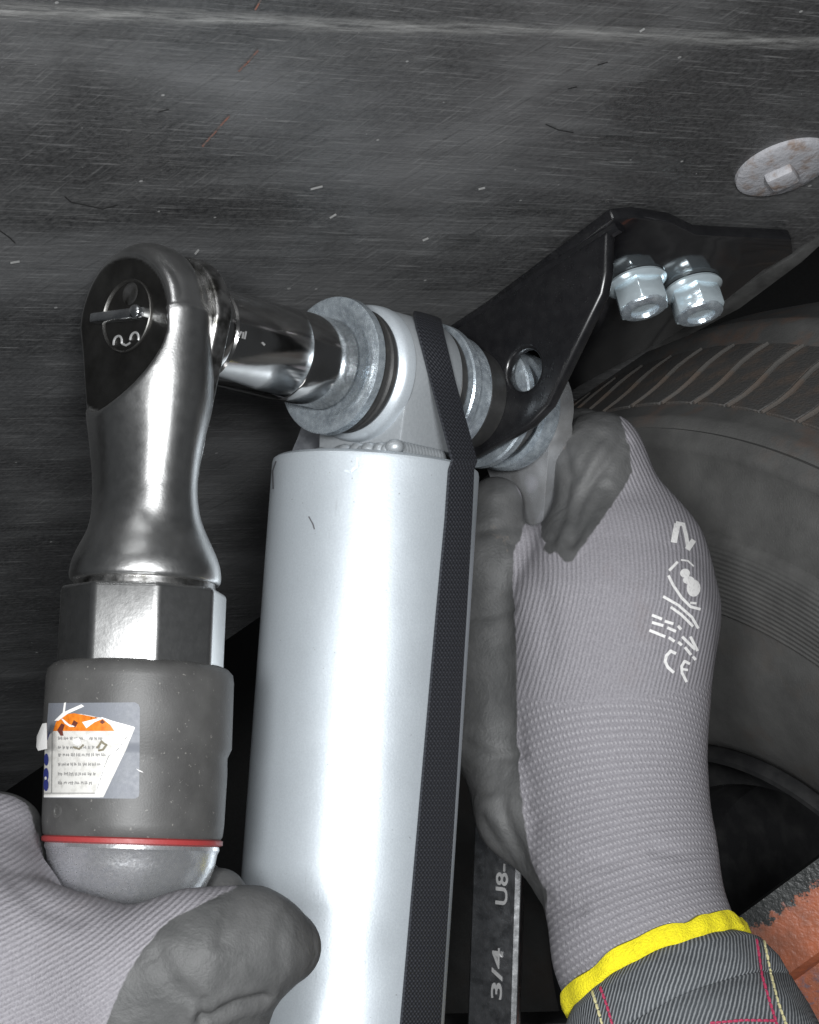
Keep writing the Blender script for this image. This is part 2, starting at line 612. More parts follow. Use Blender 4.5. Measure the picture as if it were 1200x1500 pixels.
def m_glove():
    k = NT('knit_glove_with_black_coating')
    coat = k.attr('coat')
    row, wale, cuff, wal2 = k.attr('row'), k.attr('wale'), k.attr('cuff'), k.attr('stitch')
    edge = k.math('ADD', coat, k.math('MULTIPLY', k.math('SUBTRACT', k.noise(330, 2), .5), 6.0))
    isk = k.ramp(edge, -1.2, 1.2)             # 1 = knit, 0 = coating
    warp = k.math('MULTIPLY', k.noise(60, 2), .9)
    rib = k.math('SINE', k.math('MULTIPLY', k.math('ADD', wale, warp), 6.2832))
    rows = k.math('SINE', k.math('MULTIPLY', row, 6.2832))
    st = k.math('SINE', k.math('MULTIPLY', k.math('ADD', wal2, k.math('MULTIPLY', row, .5)), 6.2832 * 1.0))
    cf = k.math('MULTIPLY', k.math('ADD', rows, 1.0), k.math('ADD', k.math('MULTIPLY', st, .5), .75))
    ht = k.math('ADD', k.math('MULTIPLY', k.math('SUBTRACT', 1.0, cuff), rib), k.math('MULTIPLY', cuff, k.math('SUBTRACT', cf, 1.0)))
    fuzz = k.noise(1500, 2)
    kn = k.mix(k.ramp(fuzz, .3, .7), (.185, .178, .194), (.262, .253, .272))
    kn = k.mix(k.math('MULTIPLY', k.ramp(ht, -1.2, .1), .0), kn, kn)
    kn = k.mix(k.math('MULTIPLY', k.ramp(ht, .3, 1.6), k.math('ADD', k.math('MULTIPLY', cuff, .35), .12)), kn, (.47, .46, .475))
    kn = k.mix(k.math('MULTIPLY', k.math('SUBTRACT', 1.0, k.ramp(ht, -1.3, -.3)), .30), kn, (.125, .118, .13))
    dirt = k.ramp(k.noise(26, 4, .6), .6, .78)
    kn = k.mix(k.math('MULTIPLY', dirt, .4), kn, (.18, .15, .145))
    bl = k.mix(k.ramp(k.noise(70, 5, .6), .35, .72), (.062, .063, .063), (.098, .098, .098))
    bl = k.mix(k.math('MULTIPLY', k.ramp(k.noise(45, 5, .7), .66, .76), .6), bl, (.21, .17, .135))
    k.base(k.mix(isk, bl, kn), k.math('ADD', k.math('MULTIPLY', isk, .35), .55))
    k.b.inputs['Specular IOR Level'].default_value = .3
    hb = k.math('MULTIPLY', isk, k.math('ADD', k.math('MULTIPLY', ht, .35), k.math('MULTIPLY', fuzz, .8)))
    b1 = k.bump(hb, .55, .0006)
    wr = k.math('MULTIPLY', k.math('SUBTRACT', 1.0, isk), k.noise(1000, 3, .6))
    b2 = k.bump(wr, .3, .0008, b1)
    wr2 = k.math('MULTIPLY', k.math('SUBTRACT', 1.0, isk), k.noise(60, 3, .5, None, .6))
    b3 = k.bump(wr2, .35, .004, b2)
    k.bump(isk, .6, .0006, b3)
    return k.m
M['glove'] = m_glove()


def m_denim():
    k = NT('grey_denim')
    lu, lv = k.attr('lu'), k.attr('lv')
    ph = k.math('SUBTRACT', k.math('MULTIPLY', lu, 1.0), k.math('MULTIPLY', lv, .75))
    ph = k.math('ADD', ph, k.math('MULTIPLY', k.noise(300, 2), .0006))
    tw = k.math('SINE', k.math('MULTIPLY', ph, 6.2832 / .0016))
    weft = k.noise(1600, 2)
    c = k.mix(k.ramp(k.math('ADD', tw, k.math('MULTIPLY', weft, .9)), .1, 1.5), (.040, .045, .051), (.235, .247, .256))
    c = k.mix(k.math('MULTIPLY', k.ramp(k.noise(40, 4), .5, .75), .5), c, (.07, .078, .085))
    k.base(c, .9)
    b = k.bump(tw, .4, .0005)
    fold = k.noise(1.0, 2, .5, k.coord((25, 25, 70)))
    k.bump(fold, .6, .006, b)
    return k.m
M['denim'] = m_denim()


def m_strap():
    k = NT('black_webbing')
    lu, lv = k.attr('lu'), k.attr('lv')
    a = k.math('SINE', k.math('MULTIPLY', lv, 6.2832 / .0017))
    b = k.math('SINE', k.math('MULTIPLY', lu, 6.2832 / .0020))
    h = k.math('MULTIPLY', a, k.math('ADD', b, .6))
    c = k.mix(k.ramp(h, -.6, 1.4), (.012, .013, .017), (.026, .028, .035))
    k.base(c, .62)
    k.bump(h, .5, .0005)
    return k.m
M['strap'] = m_strap()
M['strap_worn'] = simple('greyed_webbing', (.07, .074, .082), .5, 0, (.12, .125, .135), 260, .4, .7)


def m_orange():
    k = NT('chipped_orange_primer')
    e = k.attr('edge')
    c = k.mix(k.ramp(k.noise(1.0, 5, .65, k.coord((60, 60, 60))), .35, .68), (.36, .105, .048), (.18, .072, .045))
    c = k.mix(k.math('MULTIPLY', k.ramp(k.noise(420, 3), .5, .66), k.ramp(k.noise(40, 3), .45, .6)), c, (.15, .10, .12))
    chip = k.math('ADD', e, k.math('MULTIPLY', k.math('SUBTRACT', k.noise(260, 5, .7), .5), .022))
    c = k.mix(k.math('SUBTRACT', 1.0, k.ramp(chip, .0075, .009)), c, (.018, .02, .02))
    c = k.mix(k.math('SUBTRACT', 1.0, k.ramp(chip, -.0045, -.004)), c, (.42, .17, .07))
    k.base(c, .42)
    k.bump(k.noise(500, 4), .5, .001)
    return k.m
M['primer'] = m_orange()

# ------------------------------------------------------------------ working frame of the joint
A_ = nrm((.68, .13, .72))                       # bolt axis, away from the camera to the right
U_ = np.array([-.035, .985, -.155]); U_ = nrm(U_ - A_ * (U_ @ A_))     # ratchet body axis, down
V_ = np.array([-.066, .99, -.115]); V_ = nrm(V_ - A_ * (V_ @ A_))      # shock axis, down
W_ = np.cross(U_, A_)                           # across the ratchet head, to the right and nearer
O_ = P(590, 562, .80)


def AT(t): return O_ + A_ * t


def s_at(py, o, d):
    """distance along o + s d where the line is sighted at height py"""
    y = (py - 750) / FPX
    return (y * o[2] - o[1]) / (d[1] - y * d[2])


# ------------------------------------------------------------------ underbody panel
Q1 = A_ @ AT(.036)
def legp(px, py, t=.036):
    r = ray(px, py)
    return r * ((A_ @ AT(t)) / (A_ @ r))
E2 = nrm(legp(893, 330) - legp(650, 490))
NB = nrm(np.cross(A_, E2))                      # underside normal: down and towards the camera
if NB[1] < 0: NB = -NB
KB = NB @ legp(893, 330)
def onB(px, py, lift=0.0):
    r = ray(px, py)
    return r * ((KB + lift) / (NB @ r))


PL = -.006
pan = thing('underbody_panel', onB(600, 300, PL), 'wide scuffed black underbody panel with pale scratches above the tools', 'panel')
bm = bmesh.new()
cor = [onB(-330, -230, PL), onB(1750, -230, PL), onB(1750, -35, PL), onB(1200, 343, PL), onB(600, 753, PL), onB(0, 1165, PL), onB(-330, 1390, PL)]
add_prism(bm, cor, -NB * .012)
S1 = nrm(onB(1200, 62, PL) - onB(0, 14, PL))
S2 = np.cross(NB, S1)
L0 = onB(0, 14, PL)
uvl = bm.loops.layers.uv.new('UVMap')
for f in bm.faces:
    for lp in f.loops:
        q = np.array(lp.vert.co) - L0
        lp[uvl].uv = (q @ S1, q @ S2)
finish('sheet', bm, M['panel'], pan, bevel=0)
# sealant disc with a square head, painted over
g = onB(1148, 243, PL)
bm = bmesh.new()
gx = nrm(onB(1190, 222, PL) - onB(1100, 262, PL)); gy = np.cross(NB, gx)
add_lathe(bm, g, NB, [(-.001, .0185), (.0014, .0182), (.0024, .0165), (.0030, .010), (.0032, 0)], 40)
for v in bm.verts:
    q = np.array(v.co) - g
    v.co = g + NB * (q @ NB) + gx * (q @ gx) * 1.0 + gy * (q @ gy) * .95
seal = finish('sealant_disc', bm, M['seal'], pan)
bm = bmesh.new()
add_box(bm, onB(1141, 246, PL) + NB * .0036, gx, gy, NB, .0054, .0054, .0030)
finish('square_head', bm, M['seal'], seal, bevel=.0015)
# orange rub marks and stuck fibres
def mark(pts, w, mat, name='scratch'):
    bm = bmesh.new()
    for q in stroke(pts, w):
        bm.faces.new([bm.verts.new(onB(x, y, PL + .0004)) for x, y in q])
    finish(name, bm, mat, pan)
M['rub'] = simple('orange_rub_mark', (.20, .085, .06), .7, 0, (.09, .075, .07), 700, .4, .6)
M['chip'] = simple('pale_chip', (.30, .30, .295), .7)
M['hair'] = simple('dark_fibre', (.008, .008, .008), .8)
for pts in ([(384, -4), (374, 14)], [(378, 74), (362, 92), (350, 104)], [(336, 170), (318, 190), (297, 214)]):
    mark(pts, 2.8, M['rub'])
for pts in ([(456, 277), (472, 273)], [(484, 319), (492, 314)], [(16, 385), (28, 383)], [(938, 46), (944, 42)], [(702, 277), (710, 275)], [(620, 352), (627, 349)], [(286, 372), (291, 366)]):
    mark(pts, 3.0, M['chip'])
for pts in ([(95, 288), (104, 296), (124, 300), (150, 306), (172, 300)], [(0, 338), (14, 348), (22, 356)], [(232, 164), (247, 160)], [(832, 130), (845, 127)], [(876, 95), (890, 91)], [(800, 182), (818, 190), (840, 194)]):
    mark(pts, 1.5, M['hair'])

bm = bmesh.new()
add_prism(bm, [onB(*q, PL - .0135) for q in ((1166, 374), (1200, 345), (1235, 330), (1176, 384), (1085, 452), (1010, 492), (940, 520), (1040, 455), (1110, 408))], -NB * .004)
M['lip'] = simple('grey_edge_strip', (.09, .09, .088), .7, 0, (.045, .045, .044), 150, .4, .7)  # strip in mottled grey, paler than the darkest parts of the sheet
finish('edge_strip', bm, M['lip'], pan, bevel=.0008)
# wheel arch liner far behind
bm = bmesh.new()
c0 = P(700, 900, 1.25)
rs = []
for k in range(25):
    t = -math.pi * .95 + math.pi * 1.9 * k / 24
    rs.append(c0 + np.array([1.5 * math.sin(t), 0, .85 * math.cos(t) + .1]))
for y in (0,):
    pass
lo = [bm.verts.new(p + np.array([0, -.9, .25])) for p in rs]
hi = [bm.verts.new(p + np.array([0, 1.0, -.1])) for p in rs]
for i in range(4, 20):
    bm.faces.new((lo[i], lo[i + 1], hi[i + 1], hi[i]))
bmesh.ops.delete(bm, geom=[v for v in bm.verts if not v.link_faces], context='VERTS')
tag(finish('wheel_arch', bm, M['black'], None), kind='structure')

# ------------------------------------------------------------------ wheel
th, ph = .962, .278
NW = nrm((-math.sin(th) * math.cos(ph), math.sin(th) * math.sin(ph), -math.cos(th)))
CW = P(1081, 1540, 1.029)
wheel = thing('wheel', CW, 'dusty black wheel with slanted shoulder grooves behind the right gloved hand', 'wheel')
bm = bmesh.new()
prof = [(-.24, .300), (-.21, .322), (-.16, .333), (-.12, .335), (-.096, .333), (-.090, .3335), (-.084, .3305), (-.079, .326), (-.012, .3035), (-.007, .3030), (-.004, .299),
        (-.001, .2995), (.0015, .2965), (.0035, .2945), (.0038, .291), (.0028, .288), (.0055, .280), (.0090, .262), (.0092, .2590), (.0116, .2578), (.0135, .250), (.0142, .236), (.0139, .225), (.0116, .2235), (.0114, .2185), (.0115, .205),
        (.0085, .190), (.004, .175), (-.003, .160), (-.008, .152), (-.0115, .1475), (-.020, .1462)]
add_lathe(bm, CW, NW, prof, 220, hint=(0, -1, 0))
tyre = finish('tyre', bm, M['tyre'], wheel, angle=50, attrs={'radius': lambda co: np.linalg.norm(np.cross(co - CW, NW), axis=1)})
bm = bmesh.new()
prof = [(-.022, .1455), (-.010, .1452), (-.0075, .143), (-.0078, .1405), (-.012, .1385), (-.022, .1365), (-.034, .1345), (-.038, .130), (-.037, .124), (-.038, .119), (-.045, .1165), (-.075, .115), (-.085, .110), (-.088, .095), (-.082, .06), (-.082, 0)]
add_lathe(bm, CW, NW, prof, 160, hint=(0, -1, 0))
rim = finish('rim', bm, M['rim'], wheel, angle=50)
# shoulder ribs, one by one
ax, e1, e2 = frame(NW, (0, -1, 0))
def wpt(r, h, t): return CW + ax * h + r * (math.cos(t) * e1 + math.sin(t) * e2)
ang0 = None
ribs_mesh = None
def tread_path(t, s, lift):
    s2 = .10 + .76 * s
    h = -.0795 + .0685 * s2
    r = .3263 - .0231 * s2 + lift
    return wpt(r, h + lift * .3, t - .004 * s + .006 * math.sin(s * 6.2))
for k in range(-10, 13):
    t = k * .068
    bm = bmesh.new()
    N = 7
    wid = .068 - .013
    rows = []
    for s_ in np.linspace(0, 1, N):
        rows.append([bm.verts.new(tread_path(t + a, s_, l)) for a, l in ((.007, -.002), (.007, .0010), (.007 + wid * .5, .0013), (.007 + wid, .0010), (.007 + wid, -.002))])
    for A, B in zip(rows[:-1], rows[1:]):
        for q in range(4): bm.faces.new((A[q], A[q + 1], B[q + 1], B[q]))
    bm.faces.new(rows[0][::-1]); bm.faces.new(rows[-1])
    finish('tread_block', bm, M['tyre_block'], wheel, bevel=.0004, seg=1)
    bm = bmesh.new()
    add_tube(bm, [tread_path(t, s_, .0008) for s_ in np.linspace(0, 1, 7)], [.0007 + .0006 * math.sin(s_ * 3.14) + random.uniform(0, .0003) for s_ in np.linspace(0, 1, 7)], 6)
    finish('tread_rib', bm, M['rubrib'], wheel)

# ------------------------------------------------------------------ black bracket
br = thing('bracket', legp(780, 540), 'glossy black folded steel bracket fixed to the panel beside the tyre', 'bracket')
LT = .0055
leg_px = [(890, 336), (640, 497), (636, 560), (655, 655), (688, 672), (775, 622), (803, 593), (882, 430), (888, 398)]
hc = legp(767, 541)
bm = bmesh.new()
outer = [legp(*q) for q in leg_px]
hx = nrm(W_); hy = nrm(np.cross(A_, hx))
inner = [hc + .0080 * (math.cos(t) * hx + math.sin(t) * hy) for t in [2 * math.pi * k / 28 for k in range(28)]]
def ring_plate(bm, outer, inner, vec):
    layers = []
    for sh in (0, 1):
        vo = [bm.verts.new(p + vec * sh) for p in outer]
        vi = [bm.verts.new(p + vec * sh) for p in inner]
        eo = [bm.edges.new((vo[i], vo[(i + 1) % len(vo)])) for i in range(len(vo))]
        ei = [bm.edges.new((vi[i], vi[(i + 1) % len(vi)])) for i in range(len(vi))]
        bmesh.ops.triangle_fill(bm, edges=eo + ei, use_beauty=True)
        layers.append((vo, vi))
    for a, b in zip(layers[0], layers[1]):
        n = len(a)
        for i in range(n):
            bm.faces.new((a[i], a[(i + 1) % n], b[(i + 1) % n], b[i]))
ring_plate(bm, outer, inner, A_ * LT)
finish('leg_plate', bm, M['leg'], br, bevel=.0017, seg=3)
# mounting flange, bent back under the panel
bm = bmesh.new()
fl = [(897, 322), (930, 318), (985, 327), (1020, 344), (1160, 351), (1163, 372), (1120, 396), (1050, 452), (985, 492), (850, 566), (740, 640), (690, 640), (660, 500)]
add_prism(bm, [onB(*q) - NB * 0 for q in fl], -NB * .005)
finish('mounting_flange', bm, M['gloss'], br, bevel=.001, seg=2)
# rolled bead where leg and flange meet
bm = bmesh.new()
add_tube(bm, [legp(900, 326) + A_ * .003, legp(780, 404) + A_ * .003, legp(655, 487) + A_ * .003], .0030, 10)
finish('bend', bm, M['gloss'], br)

# bolts on the flange
def flange_bolt(px, py, rot, label):
    c = onB(px, py)
    t = thing('flange_bolt', c, label, 'bolt', 'zinc bolts on the black bracket')
    n, f1, f2 = frame(NB, (0, 0, -1))
    R = lambda a: math.cos(a) * f1 + math.sin(a) * f2
    bm = bmesh.new()
    add_lathe(bm, c, NB, [(.0002, .0), (.0002, .0116), (.0012, .0119), (.0022, .0108), (.0032, .0094), (.0034, 0)], 40)
    finish('flange', bm, M['zinc_b'], t)
    bm = bmesh.new()
    pts = [c + NB * .003 + .0106 * R(rot + k * math.pi / 3) for k in range(6)]
    add_prism(bm, pts, NB * .0088)
    finish('hex_head', bm, M['zinc_b'], t, bevel=.0004, seg=1)
    bm = bmesh.new()
    add_lathe(bm, c, NB, [(.0114, .0), (.0114, .0094), (.0124, .0090), (.0131, .0070), (.0131, .0056), (.0118, .0050), (.0117, 0)], 32)
    finish('domed_end', bm, M['zinc'], t)
flange_bolt(932, 412, math.radians(4), 'left zinc hex bolt under the bracket, nearer the pale bracket edge')
flange_bolt(1014, 421, math.radians(-6), 'right zinc hex bolt under the bracket, nearer the tyre')

# ------------------------------------------------------------------ pivot hardware on the bolt axis
def disc(name, t0, t1, r, mat, label, cat, ri=.006, bev=.0006, group=None, prof=None):
    o = thing(name, AT(t0), label, cat, group)
    bm = bmesh.new()
    pr = prof or [(t0, ri), (t0, r - bev), (t0 + bev, r), (t1 - bev, r), (t1, r - bev), (t1, ri)]
    add_lathe(bm, O_, A_, pr, 72)
    finish(name + '_ring', bm, mat, o)
    return o
disc('washer', -.0385, -.0350, .0246, M['zinc'], 'large zinc washer under the black socket, left of the silver eye', 'washer', prof=[(-.0365, .006), (-.0365, .0165), (-.0372, .0180), (-.0385, .0200), (-.0387, .0236), (-.0382, .0246), (-.0352, .0248), (-.0346, .0242), (-.0346, .006)])
disc('washer', .0125, .021, .0248, M['zinc'], 'zinc washer between the silver eye and the black bracket', 'washer', prof=[(.0115, .006), (.0115, .0244), (.0122, .0250), (.0150, .0250), (.0157, .0243), (.0160, .0222), (.0166, .0226), (.0240, .0226), (.0247, .0220), (.0247, .006)])
disc('spacer', .0248, .036, .0175, M['rubber'], 'dull black spacer between the washer and the bracket', 'spacer', prof=[(.0248, .006), (.0248, .0205), (.0262, .0212), (.030, .0205), (.0358, .0195), (.0358, .006)])
disc('washer', .043, .047, .0245, M['zinc'], 'zinc washer peeping out below the bracket above the thumb', 'washer', prof=[(.0425, .006), (.0425, .0240), (.0432, .0247), (.0462, .0247), (.0470, .0240), (.0470, .006)])

bolt = thing('pivot_bolt', AT(0), 'long pivot bolt through the silver eye with its nut behind the bracket', 'bolt')
bm = bmesh.new(); add_lathe(bm, O_, A_, [(-.05, 0), (-.05, .0055), (.078, .0055), (.079, .0045), (.079, 0)], 24)
finish('shank', bm, M['zinc'], bolt)
bm = bmesh.new(); add_prism(bm, [AT(.0472) + .0125 * (math.cos(k * math.pi / 3) * W_ + math.sin(k * math.pi / 3) * U_) for k in range(6)], A_ * .011)
finish('nut', bm, M['zinc'], bolt, bevel=.0008)

# ------------------------------------------------------------------ shock absorber
SC = AT(-.011)
shock = thing('shock_absorber', SC + V_ * .30, 'silver shock absorber body with a welded eye, held tight by a black strap', 'shock absorber')
HT = s_at(681, SC, V_)
bm = bmesh.new()
TR = .0374
add_lathe(bm, SC, V_, [(HT - .0006, 0), (HT - .0006, TR - .0034), (HT - .0002, TR - .0016), (HT + .0008, TR - .0003), (HT + .0022, TR), (.33, TR), (.33, 0)], 128)
tube = finish('tube', bm, M['silver'], shock, angle=40)
# eye: round sleeve and saddle, along the bolt axis
t0, t1 = -.0245, .0062
bm = bmesh.new()
ER = .0242
out = []
for k in range(49):
    t = math.radians(-205 + 230 * k / 48)
    out.append(ER * (math.cos(t) * W_ + math.sin(t) * V_))
hgt = HT - .0048
prof2 = [p for p in out] + [W_ * .0205 + V_ * hgt, W_ * -.0205 + V_ * hgt]
add_prism(bm, [AT(t0 + .004) + p for p in prof2], A_ * (t1 - t0 - .004))
finish('eye_saddle', bm, M['cast'], shock, bevel=.0010)
bm = bmesh.new()
add_lathe(bm, O_, A_, [(t0 + .002, .0180), (t0, .0190), (t0 - .0012, .0222), (t0, .0240), (t0 + .0016, .0248), (t0 + .0046, .0250), (t0 + .0050, .0240)], 80)
finish('eye_rim', bm, M['silver'], shock)
bm = bmesh.new()
add_lathe(bm, O_, A_, [(-.0344, .010), (-.0344, .0220), (-.0335, .0231), (-.0315, .0234), (-.0305, .0215), (-.0296, .0212), (-.0286, .0226), (-.0268, .0226), (-.0250, .0205), (-.0225, .0190)], 80)
finish('bushing', bm, M['rubber'], shock)
bm = bmesh.new()
add_lathe(bm, O_, A_, [(.0058, .0225), (.0068, .0234), (.0095, .0234), (.0112, .022), (.0114, .012)], 80)
finish('bushing', bm, M['rubber'], shock)
bm = bmesh.new()      # weld beads round the saddle foot
for k in range(15):
    s = k / 14
    x = -.0215 + .043 * s
    c = SC + V_ * (hgt + .0030 + random.uniform(-.0006, .0006)) + W_ * x - A_ * (.0125 + random.uniform(-.001, .001))
    add_blob(bm, c, (.0030 + random.uniform(0, .0008), .0036 + random.uniform(-.0008, .0006), .0034), 2, [W_, V_, A_])
for s in np.linspace(-1, 1, 14):
    c = SC + V_ * (hgt + .003) + W_ * .0208 + A_ * (.011 * s)
    add_blob(bm, c, (.0022, .0034, .0030), 2, [W_, V_, A_])
finish('weld_bead', bm, M['cast'], shock)
bm = bmesh.new()      # paint run near the top
bt = bvh_of(tube)
bm = wrap_polys(bt, stroke([(524, 672), (523, 684), (514, 692), (506, 690)], 3.2), .0006)
finish('paint_run', bm, M['silver'], shock)
M['nick'] = simple('dark_nick', (.10, .10, .11), .6)
for pp in ([(453, 757), (459, 768), (461, 775)], [(401, 716), (400, 690), (405, 676)]):
    finish('nick', wrap_polys(bt, stroke(pp, 2.0), .0002), M['nick'], shock)

# ------------------------------------------------------------------ strap
strap = thing('strap', SC + V_ * .05, 'black webbing strap crossing the silver eye and running down the tube', 'strap')
def tube_hit(px, py):
    loc, no = hit(bt, px, py)
    return AX @ (np.array(loc) - CAM), AX @ np.array(no)
EC = SC - A_ * ((SC - AT(-.008)) @ A_)
def ribbon(name, L, R, nor, thick, mat, parent, cols=5):
    """ribbon through left and right edge points, extruded by thick against nor"""
    L, R, nor = np.asarray(L), np.asarray(R), np.asarray(nor)
    bm = bmesh.new()
    G = []
    lu, lv = [], []
    acc = 0
    for i in range(len(L)):
        if i: acc += np.linalg.norm((L[i] + R[i]) / 2 - (L[i - 1] + R[i - 1]) / 2)
        row = []
        for sgn in (0, 1):
            for j in range(cols):
                s = j / (cols - 1)
                p = L[i] * (1 - s) + R[i] * s + nor[i] * (thick * (1 - sgn)) * (1 if 0 < j < cols - 1 else .75)
                row.append(bm.verts.new(p))
                lu.append(s * np.linalg.norm(R[i] - L[i])); lv.append(acc)
        G.append(row)
    for A, B in zip(G[:-1], G[1:]):
        for j in range(cols - 1):
            bm.faces.new((A[j], B[j], B[j + 1], A[j + 1]))
            bm.faces.new((A[cols + j], A[cols + j + 1], B[cols + j + 1], B[cols + j]))
        bm.faces.new((A[0], A[cols], B[cols], B[0]))
        bm.faces.new((A[cols - 1], B[cols - 1], B[2 * cols - 1], A[2 * cols - 1]))
    return finish(name, bm, mat, parent, attrs={'lu': lambda c: lu, 'lv': lambda c: lv})
Ls, Rs, Ns = [], [], []
# round the back and over the top of the eye, down its near side
def eye_pt(ang, ta): return AT(ta) + (ER + .0012) * (math.cos(ang) * W_ + math.sin(ang) * V_)
LX = ([440, 472, 540, 610, 690], [603, 607, 625, 640, 655])
RX = ([440, 490, 560, 630, 690], [640, 648, 665, 680, 690])
for ang in (-170, -140, -115, -98, -82, -66, -50, -35, -20, -8, 4):
    a = math.radians(ang)
    rowp = []
    for tab_ in (LX, RX):
        t_ = -.005
        for _ in range(30):
            q = topx(eye_pt(a, t_))
            t_ += (np.interp(q[1], *tab_) - q[0]) / 3400.0
        rowp.append(eye_pt(a, t_))
    Ls.append(rowp[0]); Rs.append(rowp[1]); Ns.append(math.cos(a) * W_ + math.sin(a) * V_)
NE = len(Ls) - 1
run = [(688, 655, 690), (715, 653, 689), (760, 650, 687), (900, 637, 679), (1050, 624, 670), (1200, 611, 661), (1350, 598, 651), (1520, 583, 640), (1700, 567, 628)]
first = None
tl = []
for y, x0, x1 in run:
    a, na = tube_hit(x0, y)
    axp = SC + V_ * ((a - SC) @ V_)
    # right edge: same height, further round the tube
    b0, nb = tube_hit(min(x1, x1), y)
    tl.append((a + na * .0004, b0 + nb * .0004, nrm(na + nb)))
a, b, n0 = tl[0]
for s in (.15, .4, .7, .92):
    Lp = Ls[NE] * (1 - s) + a * s
    Rp = Rs[NE] * (1 - s) + b * s
    Lp = Lp + n0 * .0022 * s; Rp = Rp + n0 * .0022 * s
    Ls.append(Lp); Rs.append(Rp); Ns.append(nrm(Ns[NE] * (1 - s) + n0 * s))
for a, b, n in tl:
    Ls.append(a); Rs.append(b); Ns.append(n)
ribbon('webbing', Ls, Rs, Ns, .0013, M['strap'], strap)
# the far run of the loop
Ls = [P(470, 520, .812), P(455, 590, .812), P(438, 640, .816), P(426, 668, .820)]
Rs = [P(515, 530, .822), P(500, 598, .822), P(484, 646, .824), P(474, 672, .826)]
for k in (.05, .30):
    Ls.append(Ls[3] + V_ * k); Rs.append(Rs[3] + V_ * k)
ribbon('webbing', Ls, Rs, [nrm((-.3, 0, -.95))] * 6, .0013, M['strap_worn'], strap)

# ------------------------------------------------------------------ impact socket
sock = thing('impact_socket', AT(-.07), 'dark chromed deep socket between the ratchet head and the zinc washer', 'socket')
bm = bmesh.new()
add_lathe(bm, O_, A_, [(-.108, .008), (-.108, .0150), (-.1068, .0158), (-.098, .0160), (-.0968, .0156), (-.0960, .0162), (-.0615, .0162), (-.0608, .0158), (-.0602, .0162), (-.0405, .0162), (-.0392, .0155), (-.0388, .0130), (-.0390, .0120), (-.048, .0118)], 96)
sk = finish('barrel', bm, M['socket'], sock)
bs = bvh_of(sk)
bm = wrap_polys(bs, stroke([(346, 484), (349, 493), (353, 486)], 2.6) + stroke([(356, 487), (355, 495)], 2.6) + stroke([(360, 486), (358, 496)], 2.6) + stroke([(384, 502), (387, 505)], 3), .0002)
finish('size_mark', bm, M['ink'], sock)

# ------------------------------------------------------------------ air ratchet
TC = AT(-.1175)                                  # head centre
rat = thing('air_ratchet', TC + U_ * .2, 'polished steel air ratchet with grey grip and torn warning label', 'ratchet')
Zf = -A_                                         # face direction
BASIS = np.stack([W_, U_, Zf]).astype(np.float32)
def sT(py): return s_at(py, TC, U_)
def rT(py, half):
    s = sT(py); return half * (TC + U_ * s)[2] / FPX
prof_neck = [(500, 84), (560, 90), (600, 86), (640, 76), (680, 68), (715, 66), (745, 71), (775, 84), (800, 97), (822, 108), (840, 112), (856, 111)]
ns = np.array([sT(a) for a, b in prof_neck]); nr = np.array([rT(a, b) for a, b in prof_neck])
NEND = sT(858)
xs = np.linspace(ns[0], ns[-1], 200)
def smooth_r(y):
    # Catmull-like smooth interpolation through a dense table
    return np.interp(y, xs, tab)
tab = np.interp(xs, ns, nr)
ker = np.ones(21) / 21
tab = np.convolve(np.pad(tab, 10, 'edge'), ker, 'valid')
def uneven(x, y, y1, r0, r1):
    t = np.clip(y / y1, 0, 1)
    return np.sqrt(x * x + (y - t * y1) ** 2) - (r0 + t * (r1 - r0))
def slab(d2, z, hz, rho):
    a = d2 + rho; b = np.abs(z) - (hz - rho)
    return np.minimum(np.maximum(a, b), 0) + np.sqrt(np.maximum(a, 0) ** 2 + np.maximum(b, 0) ** 2) - rho
def sdf_ratchet(p):
    q = (p - TC.astype(np.float32)) @ BASIS.T
    x, y, z = q[..., 0], q[..., 1], q[..., 2]
    head = slab(uneven(x + .0050 * np.clip(1 - y / .07, 0, 1), y, .056, .0262, .0165), z - .0028, .0082, .0070)
    rr = np.sqrt(x * x + z * z)
    r = smooth_r(y)
    neck = (rr - r) * .86
    neck = np.maximum(neck, np.maximum(ns[0] - y - .004, y - NEND))
    # rounded lip at the bell
    d = smin(head, neck, .010)
    core = slab(uneven(x, y, .030, .0205, .016), z, .011, .003)
    d = np.minimum(d, core)
    cut = np.maximum(np.sqrt((x + .0085) ** 2 + (y - .0050) ** 2) - .0262, np.float32(.0100) - z)
    d = -smin(-d, cut, .0022)
    bottom = y - NEND
    return -smin(-d, -bottom, .003)
pts = np.array([TC + W_ * a + U_ * b + A_ * c for a in (-.03, .03) for b in (-.03, NEND + .003) for c in (-.03, .03)])
co, F = surface_nets(lambda p: sdf_ratchet(p), pts.min(0), pts.max(0), .00085)
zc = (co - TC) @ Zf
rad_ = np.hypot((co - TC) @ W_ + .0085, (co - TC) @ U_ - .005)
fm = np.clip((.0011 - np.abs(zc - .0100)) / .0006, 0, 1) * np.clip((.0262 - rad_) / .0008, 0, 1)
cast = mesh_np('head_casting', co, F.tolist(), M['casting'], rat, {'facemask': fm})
# rear yoke plate with its tapered tail
def sdf_yoke(p):
    q = (p - TC.astype(np.float32)) @ BASIS.T
    x, y, z = q[..., 0], q[..., 1], q[..., 2]
    d = slab(uneven(x - .05 * np.clip(y, 0, 1), y, .048, .0232, .0085), z + .0088, .0036, .0016)
    slot = slab(uneven(x - .0135, y - .022, .022, .0018, .0008), z + .0088, .02, .0005)
    return np.maximum(d, -slot)
co, F = surface_nets(sdf_yoke, pts.min(0), pts.max(0), .00085)
mesh_np('yoke_plate', co, F.tolist(), M['steel_dark'], rat)
